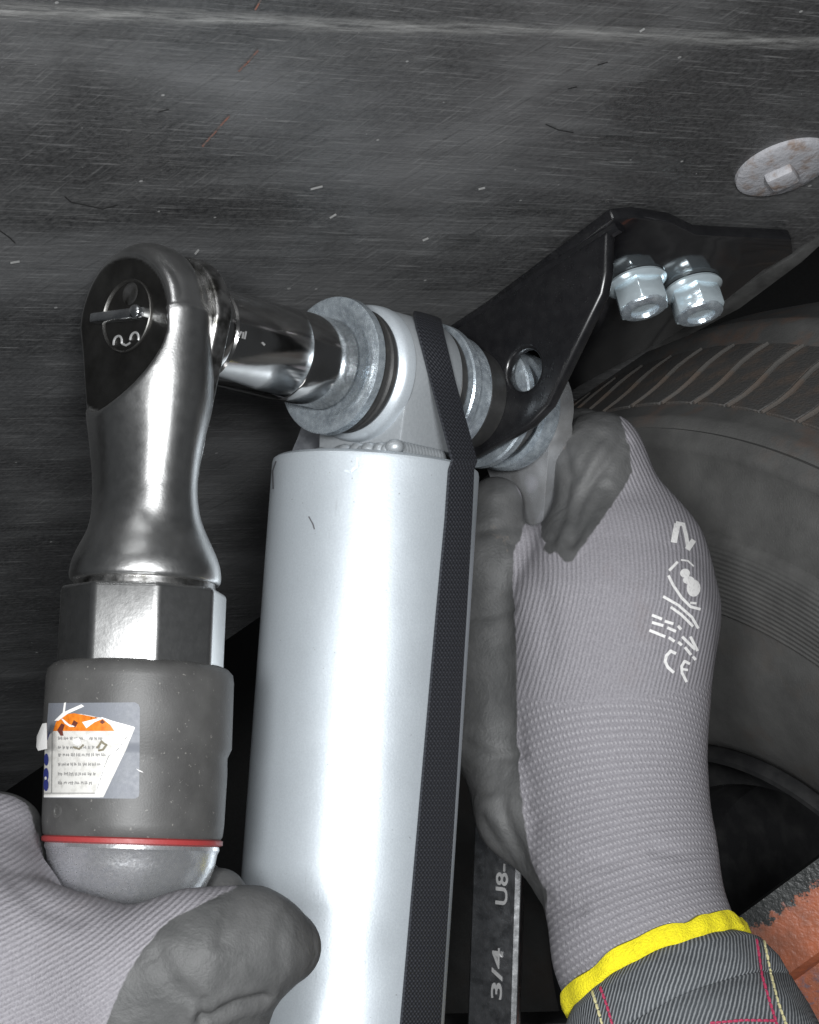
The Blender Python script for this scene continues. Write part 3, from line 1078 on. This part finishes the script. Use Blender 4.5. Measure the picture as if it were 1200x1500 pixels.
# dial on the face
DC = TC + Zf * .0100 + W_ * -.0032 + U_ * -.0004
bm = bmesh.new()
add_lathe(bm, DC, Zf, [(-.001, .0122), (.0006, .0122), (.0009, .0119), (.0006, .0116), (-.0002, .0113), (-.0002, 0)], 64)
dial = finish('dial', bm, M['face'], rat)
bm = bmesh.new()
ua = nrm(W_ + U_ * .06); ub = np.cross(Zf, ua)
add_box(bm, DC + Zf * .0022 - W_ * .0012 + U_ * .0002, ua, ub, Zf, .0132, .0017, .0024)
lev = finish('lever', bm, M['chrome'], rat, bevel=.0008)
bm = bmesh.new()
add_blob(bm, DC + Zf * .0040 + ua * .0085, (.0028, .0024, .0016), 3, [ua, ub, Zf])
finish('lever_tip', bm, M['chrome'], lev)
bm = bmesh.new()
for sx in (-1, 1):
    c = DC + U_ * .0082 + W_ * .0042 * sx + Zf * .0002
    add_tube(bm, [c + .0021 * (math.cos(t) * W_ + math.sin(t) * U_) for t in np.linspace(math.radians(-200 if sx < 0 else -185), math.radians(20), 12)], .00042, 6)
add_tube(bm, [DC + U_ * .0090 - W_ * .0020, DC + U_ * .0098, DC + U_ * .0092 + W_ * .0020], .00042, 6)
finish('arrow_mark', bm, M['ink'], dial)
bm = bmesh.new()
add_lathe(bm, DC - U_ * .0075 + W_ * .0005, Zf, [(-.0001, 0), (.0003, .0028), (-.0001, .0038)], 24)
finish('detent', bm, M['steel_dark'], dial)
# octagonal collar
s0, s1 = sT(864), sT(984)
bm = bmesh.new()
Rc = .0249 / math.cos(math.pi / 8)
vx = nrm(np.cross(U_, np.array([0, 0, -1.0]))); vz = np.cross(U_, vx)
fa = math.atan2(-.12, -1)        # facet looks at the lens
hexp = lambda s, r: [TC + U_ * s + r * (math.cos(t) * (-vz) + math.sin(t) * vx) for t in [math.radians(22.5 + 7) + math.pi / 4 * k for k in range(8)]]
add_prism(bm, hexp(s0, Rc), U_ * (s1 - s0))
finish('octagon_collar', bm, M['steel'], rat, bevel=.0016, seg=4)
bm = bmesh.new()
add_lathe(bm, TC, U_, [(sT(850), .012), (sT(850), .0225), (sT(866), .0228), (sT(866), .012)], 64)
finish('collar_gap', bm, M['steel_dark'], rat)
# grip
g0, g1 = sT(974), sT(1227)
gt = rT(985, 137); gm = rT(1100, 135.5); gb = rT(1220, 131)
bm = bmesh.new()
add_lathe(bm, TC, U_, [(g0, .015), (g0, gt - .004), (g0 + .0008, gt - .002), (g0 + .0025, gt - .0004), (g0 + .005, gt), (g0 + .026, gt + .0002), (g0 + .029, gm - .0006), (g0 + .034, gm - .0004), (g1 - .004, gb + .0004), (g1 - .0008, gb), (g1, gb - .0006), (g1, .015)], 128)
grip = finish('grip', bm, M['grip'], rat)
bm = bmesh.new()
add_lathe(bm, TC, U_, [(g1 - .0004, .015), (g1 - .0002, gb - .0008), (g1 + .0004, gb + .0002), (g1 + .0017, gb + .0002), (g1 + .0022, gb - .0008), (g1 + .0022, .015)], 96)
finish('seal_ring', bm, M['red'], rat)
bm = bmesh.new()
cb = rT(1240, 125)
add_lathe(bm, TC, U_, [(g1 + .002, .015), (g1 + .0022, cb + .0004), (g1 + .0034, cb + .0006), (g1 + .0045, cb), (g1 + .008, cb - .0006), (g1 + .0115, cb - .0017), (g1 + .0155, cb - .0036), (g1 + .020, cb - .0066), (g1 + .025, cb - .0108), (g1 + .034, cb - .016), (g1 + .034, 0)], 96)
M['alu'] = simple('scuffed_polished_aluminium', (.90, .91, .93), .25, .88, (.78, .80, .84), 600, .45, .75, .08, .2, 700, .0004)
finish('end_cap', bm, M['alu'], rat)
# warning label, wrapped on the grip
bg_ = bvh_of(grip)
def lab(name, polys, mat, off, parent):
    return finish(name, wrap_polys(bg_, polys, off), mat, parent)
def rr(x0, y0, x1, y1, r=6):
    out = []
    for cx, cy, a in ((x1 - r, y0 + r, -90), (x1 - r, y1 - r, 0), (x0 + r, y1 - r, 90), (x0 + r, y0 + r, 180)):
        for k in range(5):
            t = math.radians(a + 22.5 * k); out.append((cx + r * math.cos(t), cy + r * math.sin(t)))
    return out
film = lab('label_film', [[(72, 1030), (198, 1029), (203, 1032), (205, 1037), (204, 1162), (203, 1167), (198, 1170), (66, 1169), (67, 1100)]], M['labelgrey'], .0002, rat)
paper = lab('label_paper', [[(80, 1071), (96, 1046), (121, 1046), (124, 1060), (151, 1052), (198, 1066), (184, 1100), (152, 1168), (66, 1168), (67, 1100), (72, 1078)]], M['paper'], .00035, rat)
lab('orange_band', [[(80, 1071), (84, 1058), (92, 1054), (95, 1047), (110, 1045), (121, 1047), (123, 1056), (118, 1060), (130, 1068), (151, 1053), (162, 1062), (168, 1071)]], M['orange'], .0005, paper)
lab('warning_mark', [[(86, 1070), (92, 1060), (97, 1062), (94, 1071), (95, 1078), (91, 1078)], [(106, 1064), (110, 1055), (116, 1059), (112, 1066)], [(147, 1058), (151, 1054), (155, 1058), (151, 1061)]], simple('brown_print', (.12, .03, .02), .6), .0006, paper)
lab('paper_tear', [[(92, 1053), (94, 1053), (103, 1061), (114, 1065), (104, 1065), (97, 1060)], [(82, 1056), (94, 1044), (121, 1032), (125, 1035), (101, 1046), (88, 1056)], [(96, 1030), (99, 1029), (97, 1046), (94, 1045)],
     [(122, 1058), (138, 1054), (151, 1051), (165, 1056), (197, 1065), (192, 1068), (160, 1060), (152, 1053), (140, 1058), (128, 1067)],
     [(150, 1164), (188, 1084), (182, 1082), (165, 1100), (146, 1140), (140, 1164)], [(67, 1165), (148, 1165), (148, 1168), (67, 1168)], [(199, 1126), (208, 1130), (210, 1132), (204, 1130)]], M['paper_w'], .0006, paper)
tx = []
for j, y in enumerate((1082, 1094, 1106, 1120, 1134, 1147)):
    x = 88
    while x < 150 - max(0, j - 2) * 5:
        w = random.uniform(2, 6)
        for q in range(int(w // 2) + 1):
            tx += stroke([(x + q * 2.2, y - random.uniform(1.2, 2.6)), (x + q * 2.2 + random.uniform(-.6, .8), y + random.uniform(1.2, 2.6))], 1.1)
        tx += stroke([(x, y + random.uniform(-1, 1)), (x + w, y + random.uniform(-1, 1))], 1.0)
        x += w + 3
lab('small_print', tx, M['text'], .0006, paper)
lab('label_border', stroke([(79, 1072), (78, 1162)], 1.2) + stroke([(68, 1162), (140, 1162)], 1.4) + stroke([(142, 1160), (152, 1130), (160, 1108), (172, 1098), (186, 1080)], 1.1), M['text'], .0006, paper)
def oval(cx, cy, rx, ry): return [(cx + rx * math.cos(t), cy + ry * math.sin(t)) for t in [2 * math.pi * k / 16 for k in range(16)]]
lab('blue_symbol', [oval(70.5, 1113, 3.2, 9), oval(70.2, 1135, 3.6, 10), oval(70, 1150, 3.6, 9), [(71, 1082), (76, 1071), (75, 1076), (72, 1085)]], M['blue'], .0006, paper)
lab('print_spot', [oval(70, 1140, 1.6, 2.4), oval(115, 1086, 6, 4.5), oval(128, 1080, 5, 4)], M['white'], .0007, paper)
lab('print_spot', stroke([(110, 1093), (118, 1096), (124, 1090)], 2.5) + stroke([(144, 1094), (150, 1086), (157, 1090), (152, 1097), (146, 1098)], 3.0), simple('olive_smudge', (.2, .18, .13), .7), .0008, paper)
bm = bmesh.new()           # loose paper flap on the left
c = TC + U_ * sT(1078)
fl_ = [P(62, 1060, .668), P(68, 1059, .663), P(69, 1097, .663), P(56, 1100, .670), P(53, 1095, .671), P(54, 1078, .670)]
add_prism(bm, fl_, np.array([0, 0, .0006]))
finish('paper_flap', bm, M['paper_w'], paper, bevel=.0002)
bm = bmesh.new()
q, nq = hit(bg_, 84, 1188)
q = AX @ (np.array(q) - CAM); nq = AX @ np.array(nq)
add_lathe(bm, q, nq, [(-.0006, .0022), (.0003, .0022), (.0003, .0014), (-.0002, .0012), (-.0002, 0)], 20)
finish('rivet', bm, M['grip'], rat)

# ------------------------------------------------------------------ wrench
WC = AT(.066)
wr = thing('wrench', WC, 'chromed combination wrench stamped 3/4 hanging below the gloved thumb', 'wrench')
WD0, WD1 = P(747, 790, .869), P(722, 1560, .872)
WN = P(783, 778, .866)
SD = nrm(WD1 - WD0)
FN = nrm((-.42, .02, -.9)); FN = nrm(FN - SD * (FN @ SD))
SX = np.cross(SD, FN)
if SX[0] < 0: SX = -SX
bm = bmesh.new()
def sect(c, hw, ht):
    return [c + SX * hw * x + FN * ht * z for x, z in ((-.93, 1), (.60, 1), (.80, 1), (1, .70), (1, -.6), (.86, -1), (-.86, -1), (-1, -.6), (-1, .6))]
prev = None
secs = [(0.00, .0095, .0046), (.02, .0098, .0038), (.06, .0103, .0034), (.12, .0104, .0033), (.215, .0107, .0033)]
for s, hw, ht in secs:
    ring = [bm.verts.new(p) for p in sect(WD0 + SD * s, hw, ht)]
    if prev:
        for i in range(9): bm.faces.new((prev[i], prev[(i + 1) % 9], ring[(i + 1) % 9], ring[i]))
    else: bm.faces.new(ring)
    prev = ring
bm.faces.new(prev[::-1])
M['mirror'] = simple('mirror_chrome', (.66, .67, .69), .24, 1.0, (.40, .41, .42), 150, .45, .7, .08, .12, 600, .0003)
shk = finish('wrench_shank', bm, M['mirror'], wr, bevel=.0003, seg=1, angle=25)
bm = bmesh.new()
dd = WN - WC
dd = dd - A_ * (dd @ A_)
L_ = np.linalg.norm(dd); d1 = dd / L_; d2 = np.cross(A_, d1)
beta = math.acos((.0225 - .0085) / L_)
pl = [.0225 * (math.cos(t) * d1 + math.sin(t) * d2) for t in np.linspace(beta, 2 * math.pi - beta, 36)]
pl += [d1 * L_ + .0085 * (math.cos(t) * d1 + math.sin(t) * d2) for t in np.linspace(-beta, beta, 10)]
a_sh = (WN - WC) @ A_
def thick(q): return np.clip((q @ d1) / L_, 0, 1)
lo_ = [bm.verts.new(WC + q + A_ * (-.0085 * (1 - thick(q)) + (a_sh - .004) * thick(q))) for q in pl]
hi_ = [bm.verts.new(WC + q + A_ * (.006 * (1 - thick(q)) + (a_sh + .004) * thick(q))) for q in pl]
bm.faces.new(lo_); bm.faces.new(hi_[::-1])
for i in range(len(pl)):
    bm.faces.new((lo_[i], hi_[i], hi_[(i + 1) % len(pl)], lo_[(i + 1) % len(pl)]))
bmesh.ops.triangulate(bm, faces=[f for f in bm.faces if len(f.verts) > 4])
finish('ring_end', bm, M['zinc_d'], wr, bevel=.0016, seg=3, angle=40)
bm = bmesh.new()
add_lathe(bm, WC, A_, [(-.0060, .0170), (-.0092, .0185), (-.0104, .0205), (-.0098, .0228), (-.0070, .0236), (-.0030, .0232), (-.0030, .0170)], 72)
finish('ring_rim', bm, M['zinc'], wr)
def text_tris(s):
    cu = bpy.data.curves.new('t', 'FONT'); cu.body = s; cu.align_x = 'LEFT'; cu.offset = .018
    o = bpy.data.objects.new('t', cu); COL.objects.link(o)
    dg = bpy.context.evaluated_depsgraph_get()
    me = o.evaluated_get(dg).to_mesh()
    v = [tuple(q.co[:2]) for q in me.vertices]; f = [tuple(p.vertices) for p in me.polygons]
    o.evaluated_get(dg).to_mesh_clear()
    bpy.data.objects.remove(o); bpy.data.curves.remove(cu)
    return v, f
def stamp(s, py, size, name, shift=0.0, sp=1.0):
    v, f = text_tris(s)
    bm = bmesh.new()
    sl_ = s_at(py, WD0, SD)
    base = WD0 + SD * sl_ + FN * .00362 + SX * (.0042 + shift)
    vs = [bm.verts.new(base - SD * x * size * sp - SX * y * size) for x, y in v]
    for q in f:
        try: bm.faces.new([vs[i] for i in q])
        except ValueError: pass
    finish(name, bm, M['ink'], wr, recalc=False)
stamp('3/4', 1463, .0064, 'size_stamp', sp=2.6)
stamp('U8-', 1324, .0070, 'maker_stamp', shift=.001, sp=1.6)

# ------------------------------------------------------------------ gloved hands
def hand(name, chains, k, kk, lo, hi, h, coatpolys, axis_fn, extra=None, name2='', creases=()):
    def fn(p):
        d = None
        for c in chains:
            q = chain_d(p, c, k)
            d = q if d is None else smin(d, q, kk)
        if extra is not None: d = extra(p, d)
        return d
    co, F = surface_nets(fn, lo, hi, h)
    px = topx(co)
    coat = np.full(len(co), 1e3)
    for pl in coatpolys:
        coat = np.minimum(coat, poly_sd(px, pl))
    if creases:
        # outward direction from the field, then press folds into the skin
        e_ = np.float32(.0006); pf = co.astype(np.float32); I3 = np.eye(3, dtype=np.float32)
        gr = np.stack([fn(pf + e_ * I3[i]) - fn(pf - e_ * I3[i]) for i in range(3)], -1)
        gr /= np.maximum(np.linalg.norm(gr, axis=1, keepdims=True), 1e-9)
        front = np.clip(-(gr * nrm_rows(co)).sum(1) * 3, 0, 1)
        for pl, dep, wid in creases:
            dd = np.full(len(px), 1e9)
            for a, b in zip(pl[:-1], pl[1:]):
                a = np.array(a, float); b = np.array(b, float); ab = b - a
                t = np.clip(((px - a) @ ab) / (ab @ ab), 0, 1)
                dd = np.minimum(dd, np.linalg.norm(px - a - t[:, None] * ab, axis=1))
            prof_ = np.exp(-(dd / wid) ** 2) - .45 * np.exp(-((dd - wid * 2.2) / (wid * 1.2)) ** 2)
            co = co - gr * (.72 * dep * prof_ * front)[:, None]
    if name2 == 'left': coat = np.minimum(coat, (.690 - co[:, 2]) * 4600)
    at = {'coat': np.clip(coat, -60, 60)}
    at.update(axis_fn(co, px))
    return co, F, at

def nrm_rows(a): return a / np.linalg.norm(a, axis=1, keepdims=True)

# right hand
RH = [
    [(1010, 1600, .742, 80), (985, 1500, .770, 98), (962, 1440, .783, 116), (942, 1380, .793, 123), (915, 1250, .812, 124), (899, 1120, .825, 125), (895, 1000, .83, 135), (897, 900, .836, 141), (903, 830, .842, 122)],
    [(960, 960, .848, 74), (962, 890, .85, 79), (945, 810, .85, 72), (908, 730, .85, 50), (882, 668, .848, 47)],
    [(862, 775, .838, 40), (872, 690, .842, 46), (880, 662, .852, 45), (850, 650, .880, 42), (800, 672, .893, 38)],
    [(726, 738, .850, 40), (716, 830, .848, 50), (718, 950, .846, 52), (728, 1080, .842, 58), (768, 1190, .832, 62), (825, 1270, .822, 48)],
    [(735, 1000, .846, 50), (800, 1010, .838, 70)],
    [(745, 850, .85, 34), (800, 840, .85, 42), (850, 860, .845, 70)],
    [(935, 760, .89, 45), (890, 700, .918, 42), (830, 715, .925, 38), (790, 760, .905, 33)],
    [(945, 840, .895, 46), (890, 805, .938, 41), (815, 815, .938, 37), (775, 850, .912, 32)],
    [(935, 930, .885, 44), (875, 905, .93, 36), (812, 905, .925, 31), (778, 930, .905, 27)],
]
coatR = [[(560, 690), (745, 690), (776, 752), (766, 775), (762, 792), (752, 805), (752, 860), (757, 960), (758, 1080), (765, 1180), (780, 1260), (800, 1310), (800, 1340), (700, 1340), (560, 1200)],
         [(815, 590), (905, 600), (922, 655), (926, 690), (915, 712), (880, 765), (838, 824), (828, 824), (815, 808), (806, 813), (796, 806), (802, 796), (794, 788), (792, 740)]]
PIV = P(1760, 1035, .82)
def axR(co, px):
    y = co[:, 1] - PIV[1] - .42 * (co[:, 2] - .80)
    x = PIV[0] - co[:, 0]
    ang = np.arctan2(y, x)
    row = ang * .22 / .0027
    cuff = np.clip((px[:, 1] + .05 * (px[:, 0] - 890) - 1022 + .0008 * (px[:, 0] - 885) ** 2) / 12, 0, 1)
    rad = np.sqrt(x * x + y * y)
    yb = co[:, 1] - .035
    wale = (co[:, 0] * .93 + yb * .25 + 1.6 * np.minimum(yb, 0) ** 2 * 4) / .00155
    return {'row': row, 'cuff': cuff, 'wale': wale, 'stitch': rad / .0015}
lo = np.array([P(630, 590, .88)[0], P(600, 580, .85)[1], .70]); hi = np.array([P(1180, 700, .9)[0], P(800, 1590, .75)[1], .965])
def shape_r(p, d):
    # soft fold lines on the coated palm
    return d
co, F, at = hand('gloved_hand', RH, .012, .010, lo, hi, .00145, coatR, axR, creases=[([(912, 648), (880, 690), (852, 735), (835, 790)], .0014, 7), ([(886, 715), (862, 760), (838, 800)], .0011, 6), ([(826, 655), (836, 700), (826, 760), (812, 790)], .0010, 6), ([(880, 640), (858, 668), (846, 700)], .0008, 6),
    ([(700, 780), (735, 772), (760, 770)], .0009, 7), ([(690, 905), (730, 900), (750, 890)], .0008, 7), ([(682, 1090), (720, 1110), (762, 1105)], .0012, 8), ([(690, 1160), (725, 1160), (772, 1180)], .0010, 7), ([(735, 1180), (752, 1230), (775, 1275)], .0014, 8), ([(705, 1200), (735, 1240), (765, 1285)], .0010, 7),
    ([(780, 1290), (810, 1325), (850, 1330)], .0009, 9), ([(1040, 1240), (1000, 1250), (960, 1245)], .0009, 9), ([(800, 1240), (850, 1265), (900, 1262)], .0007, 10), ([(770, 800), (800, 880), (805, 960)], .0006, 12)])
rh = thing('gloved_hand', P(900, 1000, .83), 'right gloved hand holding the wrench, grey knit back with white print and yellow hem', 'hand')
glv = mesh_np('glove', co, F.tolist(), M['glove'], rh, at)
bgl = bvh_of(glv)
Z = lambda *pts: [(x / 5.17 + 920, y / 5.17 + 740) for x, y in pts]
pr = []
pr += stroke(Z((345, 275), (368, 155)), 9) + stroke(Z((365, 140), (415, 150), (435, 230), (452, 330)), 5.5) + stroke(Z((450, 330), (488, 275)), 8)
pr += stroke(Z((312, 495), (370, 435)), 4) + stroke(Z((400, 418), (450, 425), (492, 465)), 2.5) + stroke(Z((305, 540), (340, 610), (400, 700), (470, 770), (540, 788)), 4) + stroke(Z((470, 740), (510, 745)), 3)
pr += [[(x / 5.17 + 920, y / 5.17 + 740) for x, y in oval(cx, cy, r1, r2)] for cx, cy, r1, r2 in ((428, 518, 38, 34), (455, 570, 44, 30), (492, 630, 52, 66))]
pr += stroke(Z((268, 695), (380, 760), (480, 850), (525, 930)), 4) + stroke(Z((325, 775), (400, 830), (485, 915)), 4)
for s in (((185, 835), (250, 862)), ((280, 880), (335, 898)), ((185, 890), (260, 912)), ((300, 930), (355, 955)), ((165, 950), (275, 995)), ((310, 1005), (345, 1030)), ((378, 918), (395, 938)), ((380, 1040), (400, 1057)), ((410, 1000), (500, 1090)), ((470, 1000), (520, 1100)), ((430, 1080), (470, 1130)), ((490, 1150), (505, 1168))):
    pr += stroke(Z(*s), 4.2)
pr += stroke(Z((355, 1122), (320, 1105), (288, 1140), (278, 1185), (300, 1230), (340, 1265)), 4.4)
pr += stroke(Z((460, 1200), (425, 1182), (402, 1220), (405, 1270), (438, 1335)), 4.0) + stroke(Z((408, 1242), (445, 1248)), 3.5)
finish('printed_logo', wrap_polys(bgl, pr, .00035, 5), M['white'], rh)
# yellow hem and denim sleeve
HM = nrm((.37, .80, -.46))
HC = P(966, 1432, .7835)
HR = 141 * .7835 / FPX
bm = bmesh.new()
add_lathe(bm, HC, HM, [(-.0070, HR - .004), (-.0074, HR - .0008), (-.0066, HR + .0012), (-.0042, HR + .0020), (-.0010, HR + .0018), (.0004, HR + .0006), (.0002, HR - .004)], 96)
for v in bm.verts:
    q = np.array(v.co) - HC
    tt = math.atan2(q[0], q[2])
    v.co = np.array(v.co) + HM * (.0007 * math.sin(tt * 5) + .0005 * math.sin(tt * 11 + 1)) + nrm(q - HM * (q @ HM)) * .0005 * math.sin(tt * 17)
finish('hem', bm, M['hem'], rh)
hax, h1, h2 = frame(HM)
bm = bmesh.new()
prof = [(-.0005, HR - .006), (-.0012, HR - .001), (.0010, HR + .0016), (.004, HR + .0042), (.012, HR + .0062), (.018, HR + .0066), (.0188, HR + .0058), (.0196, HR + .0068), (.03, HR + .0085), (.05, HR + .011), (.08, HR + .013), (.11, HR + .012)]
add_lathe(bm, HC, HM, prof, 128)
for v in bm.verts:
    q = np.array(v.co) - HC
    tt = math.atan2(q @ h2, q @ h1); hh = q @ HM
    v.co = np.array(v.co) + nrm(q - HM * hh) * (.0009 * math.sin(tt * 4 + 1 + hh * 60) + .0006 * math.sin(tt * 9 + hh * 130)) * min(1, max(0, hh / .01))
slv = finish('sleeve', bm, M['denim'], rh, angle=60, attrs={
    'lu': lambda c: np.arctan2((c - HC) @ h2, (c - HC) @ h1) * HR, 'lv': lambda c: (c - HC) @ HM})
bsl = bvh_of(slv)
def stitches(pts, mat, name, step=9.0, r=.00042):
    bm = bmesh.new()
    P2 = [np.array(p, float) for p in pts]
    for a, b in zip(P2[:-1], P2[1:]):
        L = np.linalg.norm(b - a); n = max(1, int(L / step))
        for i in range(n):
            s, e = a + (b - a) * (i + .12) / n, a + (b - a) * (i + .88) / n
            q = []
            for f in (0, .5, 1):
                m = s + (e - s) * f
                loc, no = hit(bsl, m[0], m[1])
                if loc is None: break
                q.append(AX @ (np.array(loc) + np.array(no) * (.0004 if f == .5 else .0001) - CAM))
            if len(q) == 3: add_tube(bm, q, r * random.uniform(1, 1.35), 6)
    if len(bm.verts): finish(name, bm, mat, slv)
    else: bm.free()
stitches([(880, 1446), (890, 1474), (900, 1510)], M['pink'], 'stitching')
stitches([(868, 1452), (877, 1480), (886, 1512)], M['thread'], 'stitching')
stitches([(1108, 1376), (1116, 1430), (1128, 1470), (1142, 1515)], M['pink'], 'stitching')
stitches([(1119, 1378), (1129, 1428), (1140, 1470), (1156, 1515)], M['thread'], 'stitching')
stitches([(1040, 1499), (1090, 1495), (1135, 1496)], M['pink'], 'stitching', 8)

# left hand
LH = [
    [(-330, 1560, .655, 190), (-120, 1450, .650, 165), (20, 1420, .645, 118), (110, 1420, .640, 96)],
    [(-120, 1390, .665, 150), (-50, 1310, .682, 112), (-22, 1258, .690, 82), (4, 1222, .694, 50)],
    [(-60, 1400, .655, 120), (-8, 1345, .668, 98)],
    [(60, 1424, .642, 92), (180, 1446, .628, 96), (290, 1404, .626, 88), (375, 1384, .632, 69), (425, 1388, .640, 42)],
    [(60, 1540, .640, 140), (220, 1500, .634, 96), (330, 1502, .634, 60)],
    [(20, 1280, .715, 56), (90, 1290, .738, 48), (190, 1305, .742, 46), (275, 1310, .728, 44), (322, 1312, .703, 40)],
    [(20, 1400, .715, 60), (110, 1410, .738, 50), (210, 1420, .736, 46), (300, 1430, .705, 42)],
    [(30, 1520, .70, 60), (120, 1530, .728, 50), (230, 1530, .722, 44), (310, 1540, .695, 40)],
]
coatL = [[(344, 1302), (300, 1322), (252, 1346), (232, 1364), (210, 1392), (188, 1424), (168, 1468), (152, 1512), (140, 1640), (600, 1640), (600, 1290), (348, 1296)],
         [(40, 1120), (130, 1150), (180, 1290), (160, 1310), (130, 1312), (108, 1303), (72, 1262), (48, 1205), (38, 1168)]]
def axL(co, px):
    wale = (co[:, 0] * .5 + co[:, 1] * .87 + 0.25 * np.sqrt((co[:, 0] + .1) ** 2 + .0009)) / .00140
    return {'stitch': co[:, 1] / .002, 'row': co[:, 0] / .003, 'cuff': np.zeros(len(co)), 'wale': wale}
# the thumb and palm leave room for the tool they hold
def hold(p, d):
    q = p - TC.astype(np.float32)
    s = q @ U_.astype(np.float32)
    r = np.sqrt(np.maximum((q * q).sum(-1) - s * s, 0))
    rc = np.interp(s, [g0, g1, g1 + .008, g1 + .017, g1 + .024, g1 + .034], [gt, gb + .0006, cb, cb - .0046, cb - .0098, cb - .0155])
    tool = np.maximum(r - rc - .0006, s - (g1 + .036))
    return -smin(-d, tool, .003)
lo = np.array([P(-330, 0, .65)[0], P(0, 1140, .66)[1], .575]); hi = np.array([P(490, 0, .65)[0], P(0, 1640, .64)[1], .775])
co, F, at = hand('gloved_hand', LH, .012, .013, lo, hi, .0014, coatL, axL, hold, 'left', creases=[([(388, 1462), (350, 1470), (312, 1488), (296, 1492)], .0022, 7), ([(300, 1465), (296, 1480), (290, 1500)], .0014, 6), ([(345, 1312), (330, 1345), (325, 1380)], .0009, 9), ([(232, 1400), (250, 1440), (285, 1462)], .0008, 10), ([(20, 1290), (60, 1330), (110, 1345)], .0008, 12), ([(420, 1335), (408, 1370), (412, 1410)], .0006, 9)])
lh = thing('gloved_hand', P(100, 1420, .64), 'left gloved hand wrapped round the chrome end of the air ratchet', 'hand')
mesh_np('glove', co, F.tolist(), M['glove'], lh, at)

# ------------------------------------------------------------------ orange arm and crossmember
oa = thing('axle_arm', P(1200, 1400, .9), 'chipped orange primed axle arm at lower right below the tyre', 'axle')
D0 = .90
ea = nrm(P(1260, 1213, D0) - P(1080, 1345, D0 + .02))
fn_ = nrm((-.25, -.05, -.95)); fn_ = nrm(fn_ - ea * (fn_ @ ea))
ed = np.cross(ea, fn_)
if ed[1] < 0: ed = -ed
o0 = P(1080, 1345, D0)
bm = bmesh.new()
sec = [(0, 0), (.030, .0), (.0325, -.003), (.034, -.006), (.085, -.010), (.085, -.03), (0, -.03)]
pts_ = [o0 - ea * .12 + ed * a + fn_ * b for a, b in sec]
add_prism(bm, pts_, ea * .30)
bmesh.ops.subdivide_edges(bm, edges=bm.edges, cuts=3, use_grid_fill=True)
finish('arm_body', bm, M['primer'], oa, bevel=0, attrs={'edge': lambda c: (c - o0) @ ed})

cm = thing('crossmember', P(740, 1500, 1.0), 'dim grey crossmember behind the hanging wrench', 'crossmember')
bm = bmesh.new()
add_box(bm, P(740, 1502, 1.0) + np.array([0, .004, 0]), np.array([1, -.02, 0]), np.array([0, 1, 0]), np.array([0, 0, 1.0]), .040, .0075, .012)
add_box(bm, P(740, 1530, 1.0) + np.array([0, .010, .004]), np.array([1, 0, 0]), np.array([0, 1, 0]), np.array([0, 0, 1.0]), .045, .010, .010)
finish('channel', bm, M['dkgrey'], cm, bevel=.0015)
